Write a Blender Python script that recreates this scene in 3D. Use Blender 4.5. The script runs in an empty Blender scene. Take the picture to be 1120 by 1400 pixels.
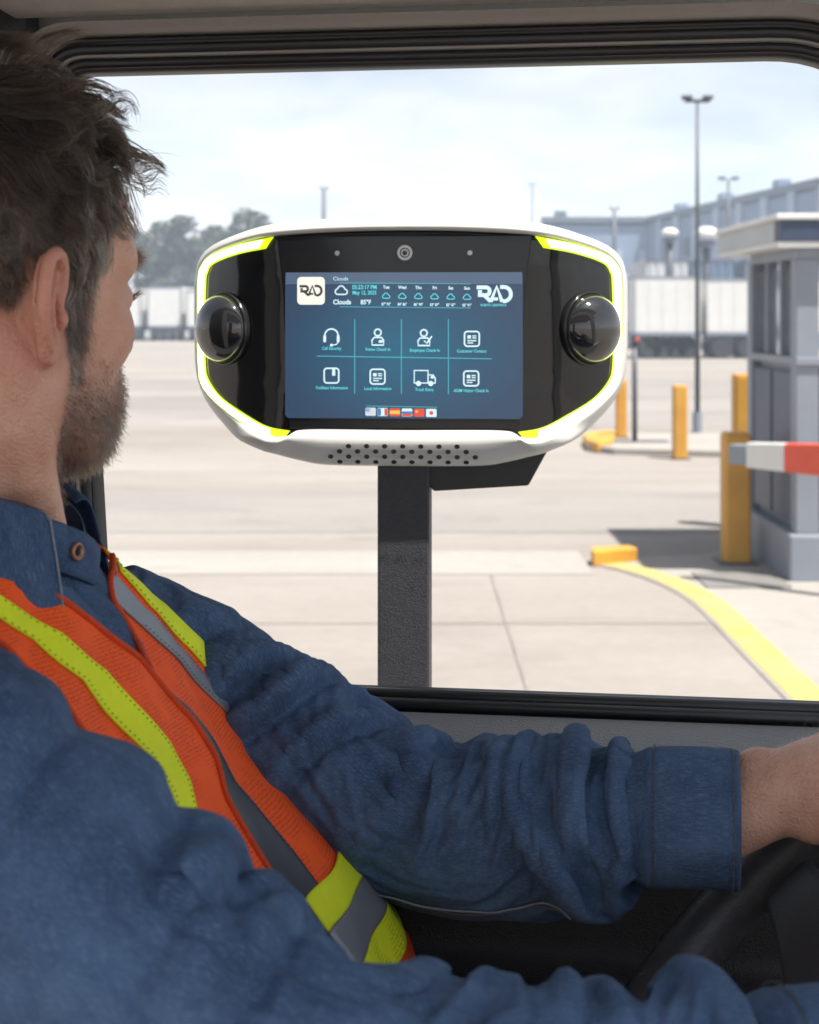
import bpy, bmesh, math, random
import numpy as np
from mathutils import Vector, Matrix
R = math.radians
rng = np.random.default_rng(7)
random.seed(7)
scene = bpy.context.scene
COL = scene.collection

# ------------------------------------------------------------------ camera
EYE = 2.0
cam_d = bpy.data.cameras.new('camera')
cam = bpy.data.objects.new('camera', cam_d); COL.objects.link(cam)
cam.location = (0, 0, EYE); cam.rotation_euler = (R(90), 0, 0)
cam_d.sensor_fit = 'AUTO'; cam_d.sensor_width = 36
cam_d.lens = 2000 / 1400 * 36
cam_d.shift_y = -270 / 1400
cam_d.clip_start = 0.02; cam_d.clip_end = 6000
cam_d.dof.use_dof = True
cam_d.dof.focus_distance = 1.20
cam_d.dof.aperture_fstop = 11
scene.camera = cam

# ------------------------------------------------------------------ world, sun, exposure
SUN_EL, SUN_AZ = 68, 128          # azimuth: compass style, 0 = +Y, clockwise (128 = from the right, a little behind the camera)
world = bpy.data.worlds.new('World'); scene.world = world; world.use_nodes = True
wn = world.node_tree.nodes; wl = world.node_tree.links
for n in list(wn): wn.remove(n)
w_out = wn.new('ShaderNodeOutputWorld'); w_bg = wn.new('ShaderNodeBackground')
sky = wn.new('ShaderNodeTexSky'); sky.sky_type = 'NISHITA'; sky.sun_disc = False
sky.sun_elevation = R(SUN_EL); sky.sun_rotation = R(SUN_AZ)
sky.air_density = 1.0; sky.dust_density = 1.0; sky.ozone_density = 1.0
w_bg.inputs['Strength'].default_value = 0.065
tc = wn.new('ShaderNodeTexCoord'); sep = wn.new('ShaderNodeSeparateXYZ')
zadd = wn.new('ShaderNodeMath'); zadd.operation = 'ADD'; zadd.inputs[1].default_value = 0.22
zmax = wn.new('ShaderNodeMath'); zmax.operation = 'MAXIMUM'; zmax.inputs[1].default_value = 0.05
dvx = wn.new('ShaderNodeMath'); dvx.operation = 'DIVIDE'
dvy = wn.new('ShaderNodeMath'); dvy.operation = 'DIVIDE'
cmb = wn.new('ShaderNodeCombineXYZ')
noi = wn.new('ShaderNodeTexNoise'); noi.inputs['Scale'].default_value = 2.3; noi.inputs['Detail'].default_value = 7
noi.inputs['Roughness'].default_value = 0.55; noi.inputs['Distortion'].default_value = 0.25
ramp = wn.new('ShaderNodeValToRGB'); ramp.color_ramp.elements[0].position = 0.40; ramp.color_ramp.elements[1].position = 0.62
ramp.color_ramp.elements[0].color = (0.74, 0.74, 0.74, 1); ramp.color_ramp.elements[1].color = (0.95, 0.95, 0.95, 1)
mixs = wn.new('ShaderNodeMix'); mixs.data_type = 'RGBA'
lum = wn.new('ShaderNodeRGBToBW'); cmul = wn.new('ShaderNodeMix'); cmul.data_type = 'RGBA'; cmul.blend_type = 'MULTIPLY'; cmul.inputs['Factor'].default_value = 1
cmul.inputs['B'].default_value = (0.98, 1.0, 1.035, 1); wl.new(sky.outputs[0], lum.inputs[0]); wl.new(lum.outputs[0], cmul.inputs['A'])
cbr = wn.new('ShaderNodeMapRange'); cbr.inputs['From Min'].default_value = .34; cbr.inputs['From Max'].default_value = .68; cbr.inputs['To Min'].default_value = .66; cbr.inputs['To Max'].default_value = 1.06
cmu2 = wn.new('ShaderNodeMix'); cmu2.data_type = 'RGBA'; cmu2.blend_type = 'MULTIPLY'; cmu2.inputs['Factor'].default_value = 1
wl.new(noi.outputs[0], cbr.inputs['Value']); wl.new(cmul.outputs['Result'], cmu2.inputs['A']); wl.new(cbr.outputs[0], cmu2.inputs['B'])
wl.new(cmu2.outputs['Result'], mixs.inputs['B'])
wl.new(tc.outputs['Generated'], sep.inputs[0]); wl.new(sep.outputs['Z'], zadd.inputs[0]); wl.new(zadd.outputs[0], zmax.inputs[0])
wl.new(sep.outputs['X'], dvx.inputs[0]); wl.new(zmax.outputs[0], dvx.inputs[1])
wl.new(sep.outputs['Y'], dvy.inputs[0]); wl.new(zmax.outputs[0], dvy.inputs[1])
wl.new(dvx.outputs[0], cmb.inputs['X']); wl.new(dvy.outputs[0], cmb.inputs['Y'])
wl.new(cmb.outputs[0], noi.inputs['Vector']); wl.new(noi.outputs[0], ramp.inputs[0])
wl.new(ramp.outputs['Color'], mixs.inputs['Factor']); wl.new(sky.outputs[0], mixs.inputs['A'])
wl.new(mixs.outputs['Result'], w_bg.inputs['Color']); wl.new(w_bg.outputs[0], w_out.inputs['Surface'])

sun_d = bpy.data.lights.new('sun', 'SUN'); sun_d.energy = 2.6; sun_d.angle = R(0.9); sun_d.color = (1.0, 0.945, 0.86)
sun = bpy.data.objects.new('sun', sun_d); COL.objects.link(sun)
sdir = Vector((math.sin(R(SUN_AZ)) * math.cos(R(SUN_EL)), math.cos(R(SUN_AZ)) * math.cos(R(SUN_EL)), math.sin(R(SUN_EL))))
sun.rotation_euler = (-sdir).to_track_quat('-Z', 'Y').to_euler()

scene.render.engine = 'CYCLES'
scene.view_settings.view_transform = 'Standard'; scene.view_settings.look = 'None'
scene.view_settings.exposure = 1.97; scene.view_settings.gamma = 1.0
scene.view_settings.use_curve_mapping = False
cy = scene.cycles
cy.use_denoising = True
try: cy.denoiser = 'OPENIMAGEDENOISE'
except Exception: pass
cy.max_bounces = 8; cy.diffuse_bounces = 4; cy.glossy_bounces = 3; cy.transmission_bounces = 4; cy.volume_bounces = 1
cy.caustics_reflective = False; cy.caustics_refractive = False
cy.sample_clamp_indirect = 6

# ------------------------------------------------------------------ helpers: materials
def pmat(name, color, rough=0.6, metal=0.0, var=0.0, vscale=8.0, var_color=None, bump=0.0, bscale=60.0,
         coords='Object', spec=0.5, coat=0.0, sss=0.0, stretch=(1, 1, 1), detail=5, rvar=0.0, sheen=0.0):
    m = bpy.data.materials.new(name); m.use_nodes = True
    nt = m.node_tree; N = nt.nodes; L = nt.links
    b = N['Principled BSDF']
    c4 = (*color, 1)
    b.inputs['Base Color'].default_value = c4
    b.inputs['Roughness'].default_value = rough; b.inputs['Metallic'].default_value = metal
    b.inputs['Specular IOR Level'].default_value = spec
    if coat: b.inputs['Coat Weight'].default_value = coat; b.inputs['Coat Roughness'].default_value = 0.05
    if sheen: b.inputs['Sheen Weight'].default_value = sheen
    if sss:
        b.inputs['Subsurface Weight'].default_value = sss; b.inputs['Subsurface Radius'].default_value = (0.9, 0.35, 0.2)
        b.inputs['Subsurface Scale'].default_value = 0.006
    t = N.new('ShaderNodeTexCoord'); mp = N.new('ShaderNodeMapping'); mp.inputs['Scale'].default_value = stretch
    L.new(t.outputs[coords], mp.inputs['Vector'])
    if var or var_color or rvar:
        n = N.new('ShaderNodeTexNoise'); n.inputs['Scale'].default_value = vscale; n.inputs['Detail'].default_value = detail
        n.inputs['Roughness'].default_value = 0.62
        L.new(mp.outputs[0], n.inputs['Vector'])
        if var or var_color:
            mx = N.new('ShaderNodeMix'); mx.data_type = 'RGBA'
            vc = var_color or tuple(max(0, c * (1 - var)) for c in color)
            hc = color if var_color else tuple(min(1, c * (1 + var)) for c in color)
            mx.inputs['A'].default_value = (*vc, 1); mx.inputs['B'].default_value = (*hc, 1)
            rp = N.new('ShaderNodeMapRange'); rp.inputs['From Min'].default_value = 0.3; rp.inputs['From Max'].default_value = 0.7
            L.new(n.outputs[0], rp.inputs['Value']); L.new(rp.outputs[0], mx.inputs['Factor'])
            L.new(mx.outputs['Result'], b.inputs['Base Color'])
        if rvar:
            rr = N.new('ShaderNodeMapRange'); rr.inputs['To Min'].default_value = max(0.02, rough - rvar); rr.inputs['To Max'].default_value = min(1, rough + rvar)
            L.new(n.outputs[0], rr.inputs['Value']); L.new(rr.outputs[0], b.inputs['Roughness'])
    if bump:
        n2 = N.new('ShaderNodeTexNoise'); n2.inputs['Scale'].default_value = bscale; n2.inputs['Detail'].default_value = 4
        L.new(mp.outputs[0], n2.inputs['Vector'])
        bp = N.new('ShaderNodeBump'); bp.inputs['Strength'].default_value = bump; bp.inputs['Distance'].default_value = 0.002
        L.new(n2.outputs[0], bp.inputs['Height']); L.new(bp.outputs[0], b.inputs['Normal'])
    return m

def emat(name, color, strength, rough=0.25):
    m = bpy.data.materials.new(name); m.use_nodes = True
    b = m.node_tree.nodes['Principled BSDF']
    b.inputs['Base Color'].default_value = (0.02, 0.02, 0.02, 1); b.inputs['Roughness'].default_value = rough
    b.inputs['Emission Color'].default_value = (*color, 1); b.inputs['Emission Strength'].default_value = strength
    return m

# ------------------------------------------------------------------ helpers: shapes -> (verts, faces)
def box(x0, x1, y0, y1, z0, z1):
    v = [(x, y, z) for z in (z0, z1) for y in (y0, y1) for x in (x0, x1)]
    return v, [(0, 2, 3, 1), (4, 5, 7, 6), (0, 1, 5, 4), (2, 6, 7, 3), (0, 4, 6, 2), (1, 3, 7, 5)]

def prism(poly, z0, z1):
    n = len(poly)
    v = [(x, y, z0) for x, y in poly] + [(x, y, z1) for x, y in poly]
    f = [tuple(range(n - 1, -1, -1)), tuple(range(n, 2 * n))]
    f += [(i, (i + 1) % n, n + (i + 1) % n, n + i) for i in range(n)]
    return v, f

def tube(path, rad, n=12, cap=True, closed=False, squash=None):
    P = [Vector(p) for p in path]; k = len(P)
    if not hasattr(rad, '__len__'): rad = [rad] * k
    v, f = [], []
    up = None
    for i, p in enumerate(P):
        a = P[i - 1] if (i > 0 or closed) else P[i]
        b = P[(i + 1) % k] if (i < k - 1 or closed) else P[i]
        t = (b - a).normalized()
        if up is None:
            up = Vector((0, 0, 1)) if abs(t.z) < 0.9 else Vector((1, 0, 0))
        s = t.cross(up).normalized(); u2 = s.cross(t).normalized(); up = u2
        for j in range(n):
            an = 2 * math.pi * j / n
            sq = squash if squash else (1, 1)
            v.append(tuple(p + s * (math.cos(an) * rad[i] * sq[0]) + u2 * (math.sin(an) * rad[i] * sq[1])))
    rings = k if closed else k - 1
    for i in range(rings):
        i2 = (i + 1) % k
        for j in range(n):
            j2 = (j + 1) % n
            f.append((i * n + j, i * n + j2, i2 * n + j2, i2 * n + j))
    if cap and not closed:
        f.append(tuple(range(n - 1, -1, -1))); f.append(tuple((k - 1) * n + j for j in range(n)))
    return v, f

def cyl(x, y, z0, z1, r, n=16, r1=None):
    return tube([(x, y, z0), (x, y, z1)], [r, r if r1 is None else r1], n)

def grid(P, closed_u=False, closed_v=False):
    # P : array (nv, nu, 3)
    P = np.asarray(P); nv, nu = P.shape[:2]
    f = []
    for i in range(nv if closed_v else nv - 1):
        i2 = (i + 1) % nv
        for j in range(nu if closed_u else nu - 1):
            j2 = (j + 1) % nu
            f.append((i * nu + j, i * nu + j2, i2 * nu + j2, i2 * nu + j))
    return [tuple(p) for p in P.reshape(-1, 3)], f

def sphere(c, r, nu=24, nv=14, sc=(1, 1, 1)):
    v, f = [], []
    for i in range(nv + 1):
        ph = math.pi * i / nv
        for j in range(nu):
            th = 2 * math.pi * j / nu
            v.append((c[0] + r * sc[0] * math.sin(ph) * math.cos(th), c[1] + r * sc[1] * math.sin(ph) * math.sin(th), c[2] + r * sc[2] * math.cos(ph)))
    for i in range(nv):
        for j in range(nu):
            j2 = (j + 1) % nu
            f.append((i * nu + j, (i + 1) * nu + j, (i + 1) * nu + j2, i * nu + j2))
    return v, f

def obj(name, shapes, mat, parent=None, smooth=False, bevel=0.0, loc=None, rotz=0.0, uv=None, fix=True, subsurf=0):
    if isinstance(shapes, tuple): shapes = [shapes]
    V, F = [], []
    for v, f in shapes:
        o = len(V); V.extend(v); F.extend(tuple(i + o for i in q) for q in f)
    me = bpy.data.meshes.new(name); me.from_pydata(V, [], F)
    if uv is not None:
        l = me.uv_layers.new(name='UVMap')
        vi = np.zeros(len(me.loops), dtype=np.int32); me.loops.foreach_get('vertex_index', vi)
        l.data.foreach_set('uv', np.asarray(uv, dtype=np.float32)[vi].ravel())
    if fix:
        bm = bmesh.new(); bm.from_mesh(me); bmesh.ops.recalc_face_normals(bm, faces=bm.faces); bm.to_mesh(me); bm.free()
    if smooth:
        me.polygons.foreach_set('use_smooth', [True] * len(me.polygons))
    me.materials.append(mat)
    o = bpy.data.objects.new(name, me); COL.objects.link(o)
    if parent: o.parent = parent
    if loc: o.location = loc
    if rotz: o.rotation_euler.z = rotz
    if bevel:
        b = o.modifiers.new('bevel', 'BEVEL'); b.width = bevel; b.segments = 2; b.limit_method = 'ANGLE'; b.angle_limit = R(40)
    if subsurf:
        s = o.modifiers.new('subsurf', 'SUBSURF'); s.levels = subsurf; s.render_levels = subsurf
    return o

def thing(name, label, cat, loc=(0, 0, 0), rotz=0, group=None):
    o = bpy.data.objects.new(name, None); COL.objects.link(o); o.empty_display_size = 0.1
    o.location = loc; o.rotation_euler = (0, 0, rotz)
    return tag(o, label, cat, group)

def tag(o, label, cat, group=None):
    o['label'] = label; o['category'] = cat
    if group: o['group'] = group
    return o

def struct(o): o['kind'] = 'structure'; return o

def dup(root, loc, rotz=0, label=None, scale=None):
    r = root.copy(); COL.objects.link(r); r.location = loc; r.rotation_euler = (0, 0, rotz)
    if scale: r.scale = scale
    if label: r['label'] = label
    for ch in list(root.children):
        c = ch.copy(); COL.objects.link(c); c.parent = r
        for g in ch.children:
            d = g.copy(); COL.objects.link(d); d.parent = c
    return r

def smoothstep(a, b, x):
    t = np.clip((np.asarray(x) - a) / (b - a), 0, 1); return t * t * (3 - 2 * t)

def catmull(pts, n):
    P = np.array(pts, float); k = len(P)
    Q = np.vstack([2 * P[0] - P[1], P, 2 * P[-1] - P[-2]])
    out = []
    for t in np.linspace(0, k - 1 - 1e-9, n):
        i = int(t); u = t - i
        p0, p1, p2, p3 = Q[i], Q[i + 1], Q[i + 2], Q[i + 3]
        out.append(0.5 * ((2 * p1) + (-p0 + p2) * u + (2 * p0 - 5 * p1 + 4 * p2 - p3) * u * u + (-p0 + 3 * p1 - 3 * p2 + p3) * u ** 3))
    return np.array(out)
# ================================================================== ground and yard
def concrete_mat(name, c0, c1, joint=0.0, scale=0.35):
    m = bpy.data.materials.new(name); m.use_nodes = True
    N = m.node_tree.nodes; L = m.node_tree.links; b = N['Principled BSDF']
    b.inputs['Roughness'].default_value = 0.85
    t = N.new('ShaderNodeTexCoord')
    n1 = N.new('ShaderNodeTexNoise'); n1.inputs['Scale'].default_value = scale; n1.inputs['Detail'].default_value = 8; n1.inputs['Roughness'].default_value = 0.6
    mp = N.new('ShaderNodeMapping'); mp.inputs['Scale'].default_value = (0.35, 1.0, 1.0)
    L.new(t.outputs['Object'], mp.inputs[0]); L.new(mp.outputs[0], n1.inputs['Vector'])
    r1 = N.new('ShaderNodeMapRange'); r1.inputs['From Min'].default_value = 0.33; r1.inputs['From Max'].default_value = 0.66
    L.new(n1.outputs[0], r1.inputs['Value'])
    mx = N.new('ShaderNodeMix'); mx.data_type = 'RGBA'; mx.inputs['A'].default_value = (*c0, 1); mx.inputs['B'].default_value = (*c1, 1)
    L.new(r1.outputs[0], mx.inputs['Factor'])
    n2 = N.new('ShaderNodeTexNoise'); n2.inputs['Scale'].default_value = 9; n2.inputs['Detail'].default_value = 6
    L.new(t.outputs['Object'], n2.inputs['Vector'])
    r2 = N.new('ShaderNodeMapRange'); r2.inputs['To Min'].default_value = 0.86; r2.inputs['To Max'].default_value = 1.08
    L.new(n2.outputs[0], r2.inputs['Value'])
    mm = N.new('ShaderNodeMix'); mm.data_type = 'RGBA'; mm.blend_type = 'MULTIPLY'; mm.inputs['Factor'].default_value = 1
    L.new(mx.outputs['Result'], mm.inputs['A']); L.new(r2.outputs[0], mm.inputs['B'])
    L.new(mm.outputs['Result'], b.inputs['Base Color'])
    n3 = N.new('ShaderNodeTexNoise'); n3.inputs['Scale'].default_value = 0.55; n3.inputs['Detail'].default_value = 6; n3.inputs['Distortion'].default_value = 1.2
    mp3 = N.new('ShaderNodeMapping'); mp3.inputs['Scale'].default_value = (.8, 1.6, 1); L.new(t.outputs['Object'], mp3.inputs[0]); L.new(mp3.outputs[0], n3.inputs['Vector'])
    r3 = N.new('ShaderNodeMapRange'); r3.inputs['From Min'].default_value = .56; r3.inputs['From Max'].default_value = .74; r3.inputs['To Min'].default_value = 1.0; r3.inputs['To Max'].default_value = .80
    L.new(n3.outputs[0], r3.inputs['Value'])
    m3 = N.new('ShaderNodeMix'); m3.data_type = 'RGBA'; m3.blend_type = 'MULTIPLY'; m3.inputs['Factor'].default_value = 1
    L.new(mm.outputs['Result'], m3.inputs['A']); L.new(r3.outputs[0], m3.inputs['B']); L.new(m3.outputs['Result'], b.inputs['Base Color'])
    bp = N.new('ShaderNodeBump'); bp.inputs['Strength'].default_value = 0.35; bp.inputs['Distance'].default_value = 0.004
    L.new(n2.outputs[0], bp.inputs['Height']); L.new(bp.outputs[0], b.inputs['Normal'])
    return m

M_CONC = concrete_mat('yard_concrete', (0.207, 0.184, 0.165), (0.273, 0.249, 0.231))
M_CONC2 = concrete_mat('pale_concrete', (0.264, 0.246, 0.227), (0.302, 0.284, 0.264), scale=0.8)
M_ASPH = concrete_mat('worn_asphalt', (0.184, 0.171, 0.160), (0.257, 0.239, 0.225), scale=0.25)
M_JOINT = pmat('joint_tar', (0.215, 0.196, 0.178), 0.9, var=0.2, vscale=2)
M_YEL = pmat('yellow_paint', (0.62, 0.32, 0.025), 0.5, var=0.0, var_color=(0.46, 0.22, 0.025), vscale=2.2, bump=0.2, bscale=30, detail=8)
M_YELLINE = pmat('road_line_yellow', (0.50, 0.36, 0.085), 0.7, var=0.0, var_color=(0.36, 0.29, 0.14), vscale=3)
M_WHITE = pmat('white_paint', (0.62, 0.62, 0.605), 0.45, var=0.06, vscale=1.5)
M_REDP = pmat('barrier_red', (0.62, 0.08, 0.035), 0.4, var=0.1, vscale=4)
M_NAVY = pmat('navy_panel', (0.032, 0.048, 0.095), 0.45, var=0.12, vscale=2)
M_GREY = pmat('grey_panel', (0.21, 0.235, 0.28), 0.5, var=0.08, vscale=2)
M_GREYL = pmat('pale_grey_panel', (0.42, 0.43, 0.44), 0.5, var=0.08, vscale=2)
M_DGREY = pmat('dark_steel', (0.07, 0.075, 0.09), 0.5, metal=0.4, var=0.15, vscale=6)
M_GLASS = pmat('booth_glass', (0.50, 0.54, 0.58), 0.07, metal=.8, var=.30, vscale=2.0)
M_TIRE = pmat('tire_rubber', (0.02, 0.02, 0.022), 0.85, var=0.2)
M_WAREH = pmat('warehouse_cladding', (0.20, 0.26, 0.37), 0.6, var=0.08, vscale=0.2)
M_WAREL = pmat('warehouse_lower', (0.36, 0.42, 0.53), 0.6, var=0.08, vscale=0.2)
M_WARED = pmat('warehouse_dark', (0.10, 0.12, 0.165), 0.5, var=0.1, vscale=0.3)
M_PLATE = pmat('steel_plate', (0.20, 0.195, 0.19), 0.6, metal=0.3, var=0.15, vscale=5, bump=0.3, bscale=40)

gs = 2500
gr = struct(obj('ground', ([(-gs, -gs, 0), (gs, -gs, 0), (gs, gs, 0), (-gs, gs, 0)], [(0, 1, 2, 3)]), M_CONC))
# slightly darker wheel lane and a pale apron band crossing the yard (sheets lying on the ground)
def sheet(name, poly, z, mat, parent=None):
    return struct(obj(name, ([(x, y, z) for x, y in poly], [tuple(range(len(poly)))]), mat, parent))
sheet('lane', [(-30, 13.4), (9, 13.4), (9, 16.4), (-30, 16.9)], 0.004, M_ASPH)
sheet('apron_band', [(-30, 11.25), (1.42, 11.25), (1.42, 12.35), (-30, 12.35)], 0.004, M_CONC2)
sheet('far_lane', [(-60, 26), (60, 26), (60, 47), (-60, 44)], 0.004, M_ASPH)
jn = 0
for yj in (9.45, 18.5):
    sheet('expansion_joint', [(-30, yj), (2.0 if yj < 12 else 9, yj), (2.0 if yj < 12 else 9, yj + 0.018), (-30, yj + 0.018)], 0.008, M_JOINT, gr)
for xj in (-6.5, -3.0, 0.62):
    sheet('expansion_joint', [(xj, 6.5), (xj + 0.018, 6.5), (xj + 0.018, 11.24), (xj, 11.24)], 0.008, M_JOINT, gr)

# raised island on which booth, barrier post and bollard stand
edge = catmull([(1.95, 3.0), (1.95, 6.5), (1.95, 8.5), (1.955, 10.0), (1.86, 10.75), (1.68, 11.3), (1.50, 11.62)], 28)
nose = [(1.47, 11.72), (1.49, 11.83), (1.56, 11.87)]
far = [(2.4, 12.1), (3.2, 13.0), (4.2, 14.4), (9, 17.5)]
outl = [tuple(p) for p in edge] + nose + far + [(12, 17.5), (12, 3.0)]
isl = struct(obj('traffic_island', prism(outl, -0.05, 0.012), M_CONC2, bevel=0.004))
# yellow painted kerb band that follows the island edge
inner = []
for i, p in enumerate(edge):
    a = edge[max(i - 1, 0)]; b = edge[min(i + 1, len(edge) - 1)]
    t = (b - a) / np.linalg.norm(b - a); nrm = np.array([t[1], -t[0]])
    inner.append(p + nrm * 0.23)
P = np.zeros((len(edge), 2, 3)); P[:, 0, :2] = edge + 0.0; P[:, 1, :2] = np.array(inner); P[:, :, 2] = 0.0165
for i, p in enumerate(edge):
    P[i, 0, :2] = p * 0.985 + np.array(inner[i]) * 0.015 + (np.array(inner[i]) - p) * 0.10
yk = obj('yellow_line', grid(P), M_YELLINE, isl)
obj('kerb_nose', prism([(1.462, 11.60), (1.455, 11.73), (1.478, 11.845), (1.56, 11.885), (1.80, 11.95), (1.84, 11.80), (1.60, 11.66)], 0.0, 0.118), M_YEL, isl, bevel=0.012)
tag(obj('cover_plate', box(2.16, 2.78, 10.62, 11.22, 0.012, 0.026), M_PLATE, bevel=0.004),
    'dark square steel cover plate set in the pale island before the booth', 'plate')
struct(obj('rear_island', prism([(2.6, 21.4), (2.9, 20.9), (4.6, 20.4), (7, 20.4), (7, 23.5), (3.3, 23.5), (2.7, 22.8)], -0.05, 0.10), M_CONC2, bevel=0.03))
tag(obj('yellow_kerb_stone', prism([(2.60, 21.5), (2.72, 21.1), (2.95, 21.3), (3.3, 23.2), (3.1, 23.4), (2.68, 22.6)], 0.0, 0.16), M_YEL, bevel=0.03),
    'low yellow kerb stone at the rear island beside the slim bollards', 'kerb')

def bollard(loc, w, h, label):
    t = thing('bollard', label, 'bollard', loc, 0, 'yellow bollards')
    obj('post', prism([(-w / 2 + .02, -w / 2), (w / 2 - .02, -w / 2), (w / 2, -w / 2 + .02), (w / 2, w / 2 - .02), (w / 2 - .02, w / 2), (-w / 2 + .02, w / 2), (-w / 2, w / 2 - .02), (-w / 2, -w / 2 + .02)], 0.012, h), M_YEL, t, bevel=0.008)
    obj('cap', prism([(-w * .46, -w * .46), (w * .46, -w * .46), (w * .46, w * .46), (-w * .46, w * .46)], h - 0.002, h + 0.022), M_YEL, t, bevel=0.01)
    obj('base_plate', box(-w * .72, w * .72, -w * .72, w * .72, 0, 0.013), M_DGREY, t)
    return t
bollard((2.62, 11.75, 0.012), 0.215, 1.02, 'stout yellow bollard holding the tip of the red and white barrier arm')
bollard((3.27, 22.6, 0.10), 0.165, 0.86, 'slim yellow bollard on the rear island nearest the kiosk edge')
bollard((3.74, 20.25, 0.0), 0.19, 1.0, 'yellow bollard standing alone between the rear island and the stout bollard')
bollard((3.13, 13.7, 0.0), 0.20, 1.42, 'tall yellow post behind the stout bollard, close to the booth wall')

# barrier arm
ba = thing('barrier_arm', 'red and white striped barrier arm reaching from the right to the stout bollard', 'barrier', (2.40, 10.82, 0.97), R(-40))
obj('arm_tip', ([(x, y * h, z * h) for x, h in ((-.03, .7), (-.01, .95), (.12, 1.0)) for y, z in ((-.05, -.075), (.05, -.075), (.05, .075), (-.05, .075))], [(0, 1, 2, 3), (8, 9, 10, 11)] + [(4 * k + a, 4 * k + (a + 1) % 4, 4 * k + 4 + (a + 1) % 4, 4 * k + 4 + a) for k in (0, 1) for a in range(4)]), M_GREY, ba, bevel=0.008)
x = 0.12
for i in range(6):
    w = (.30, .34, .5, .5, .5, .5)[i]
    za, zb = .085 + .04 * min(x, 1.0), .085 + .04 * min(x + w, 1.0)
    obj('white_section' if i % 2 == 0 else 'red_section', ([(xx, y, z) for xx, zz in ((x, za), (x + w, zb)) for y, z in ((-.05, -zz), (.05, -zz), (.05, zz), (-.05, zz))], [(0, 1, 2, 3), (4, 5, 6, 7), (0, 1, 5, 4), (1, 2, 6, 5), (2, 3, 7, 6), (3, 0, 4, 7)]), M_WHITE if i % 2 == 0 else M_REDP, ba, bevel=0.008)
    x += w

# guard booth (left wall runs along +Y, front wall faces the lane)
gb = thing('guard_booth', 'grey guard booth with navy lower panels and flat navy roof', 'booth', (2.93, 10.95, 0.0))
D, W = 1.42, 2.6
obj('plinth', box(-0.10, W + .1, -0.06, D + .1, 0.0, 0.36), M_GREY, gb, bevel=0.02)
for (a, b) in ((-0.0, 0.0), (0.0, D), (W, 0.0), (W, D)):
    obj('corner_post', box(a - .045, a + .13, b - .03, b + .13, 0.36, 2.42), M_GREY, gb, bevel=0.01)
obj('wall_core', box(0.03, W, 0.03, D, 0.36, 1.62), M_GREY, gb)
for k in range(2):
    y0 = 0.16 + k * 0.64
    obj('navy_panel', box(-0.03, 0.028, y0, y0 + 0.57, 0.42, 1.56), M_NAVY, gb, bevel=0.006)
for k in range(2):
    x0 = 0.17 + k * 1.2
    obj('navy_panel', box(x0, x0 + 1.1, -0.03, 0.028, 0.42, 1.56), M_NAVY, gb, bevel=0.006)
obj('window_sill', [box(-0.05, W, -0.05, 0.02, 1.62, 1.68), box(-0.05, 0.02, 0.02, D, 1.62, 1.68)], M_GREY, gb, bevel=0.006)
M_CREAM = pmat('booth_interior', (0.55, 0.50, 0.40), 0.7, var=0.15, vscale=2)
for k in range(3):
    y0 = 0.13 + k * 0.44
    obj('window_pane', box(0.02, 0.035, y0 + .04, y0 + 0.38, 1.68, 2.36), M_GLASS, gb)
    obj('mullion', box(-0.02, 0.06, y0 + .385, y0 + .435, 1.68, 2.42), M_GREY, gb) if k < 2 else None
for k in range(3):
    x0 = 0.13 + k * 0.82
    obj('window_pane', box(x0 + .05, x0 + 0.76, 0.02, 0.035, 1.68, 2.36), M_GLASS, gb)
    obj('mullion', box(x0 + .76, x0 + .82, -0.02, 0.06, 1.68, 2.42), M_GREY, gb) if k < 2 else None
obj('blind', box(0.06, 0.09, 0.2, 1.2, 1.75, 2.3), M_CREAM, gb)
obj('top_rail', box(-0.04, W + .04, -0.04, D + .04, 2.42, 2.50), M_GREY, gb)
rf = obj('roof', box(-0.20, W + .2, -0.14, D + .55, 2.50, 2.54), M_WHITE, gb)
obj('fascia', box(-0.19, W + .21, -0.15, 0.0, 2.541, 2.70), M_NAVY, rf, bevel=0.01)
obj('side_fascia', box(-0.205, W + .2, 0.001, D + .56, 2.541, 2.70), M_GREYL, rf, bevel=0.01)
obj('roof_cap', box(-0.225, W + .24, -0.17, D + .58, 2.70, 2.745), M_WHITE, rf, bevel=0.01)
obj('notice_sheet', box(0.55, 0.75, -0.036, -0.030, 1.25, 1.45), pmat('blue_notice', (0.05, 0.18, 0.35), 0.5), gb)

# lamp posts
def lamp_post(name, loc, h, r, label, head=0.45, mat=None, double=True):
    mat = mat or M_DGREY
    t = thing(name, label, 'lamp post', loc, 0)
    obj('base', cyl(0, 0, 0, 0.35, r * 2.0, 12), M_GREY, t)
    obj('pole', tube([(0, 0, 0.3), (0, 0, h * .5), (0, 0, h)], [r * 1.1, r * .9, r * .6], 12), mat, t, smooth=True)
    obj('crossbar', box(-head * .5, head * .5, -.03, .03, h - .02, h + .03), mat, t)
    for s in ((-1, 1) if double else (1,)):
        a = (s * head * .22, s * head * .62)
        obj('lamp_head', box(min(a), max(a), -head * .22, head * .22, h + .03, h + .03 + head * .16), mat, t, bevel=0.02)
    return t
lamp_post('lamp_post', (4.86, 24.7, 0), 5.60, 0.042, 'tall slim lamp post with twin flat heads rising over the white trailers', 0.42)
lamp_post('lamp_post', (21.8, 100, 0), 11.2, 0.16, 'thin distant lamp post above the warehouse roof line', 1.1)
lamp_post('lamp_post', (-5.85, 100, 0), 10.6, 0.22, 'lone dark floodlight mast above the kiosk between trees and warehouse', 0.55)
lamp_post('lamp_post', (14.0, 100, 0), 9.2, 0.2, 'short dark floodlight mast in front of the flat end of the warehouse', 0.6)
lamp_post('lamp_post', (15.1, 180, 0), 18, 0.16, 'very faint far lamp mast behind the kiosk top', 0.9)
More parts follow.
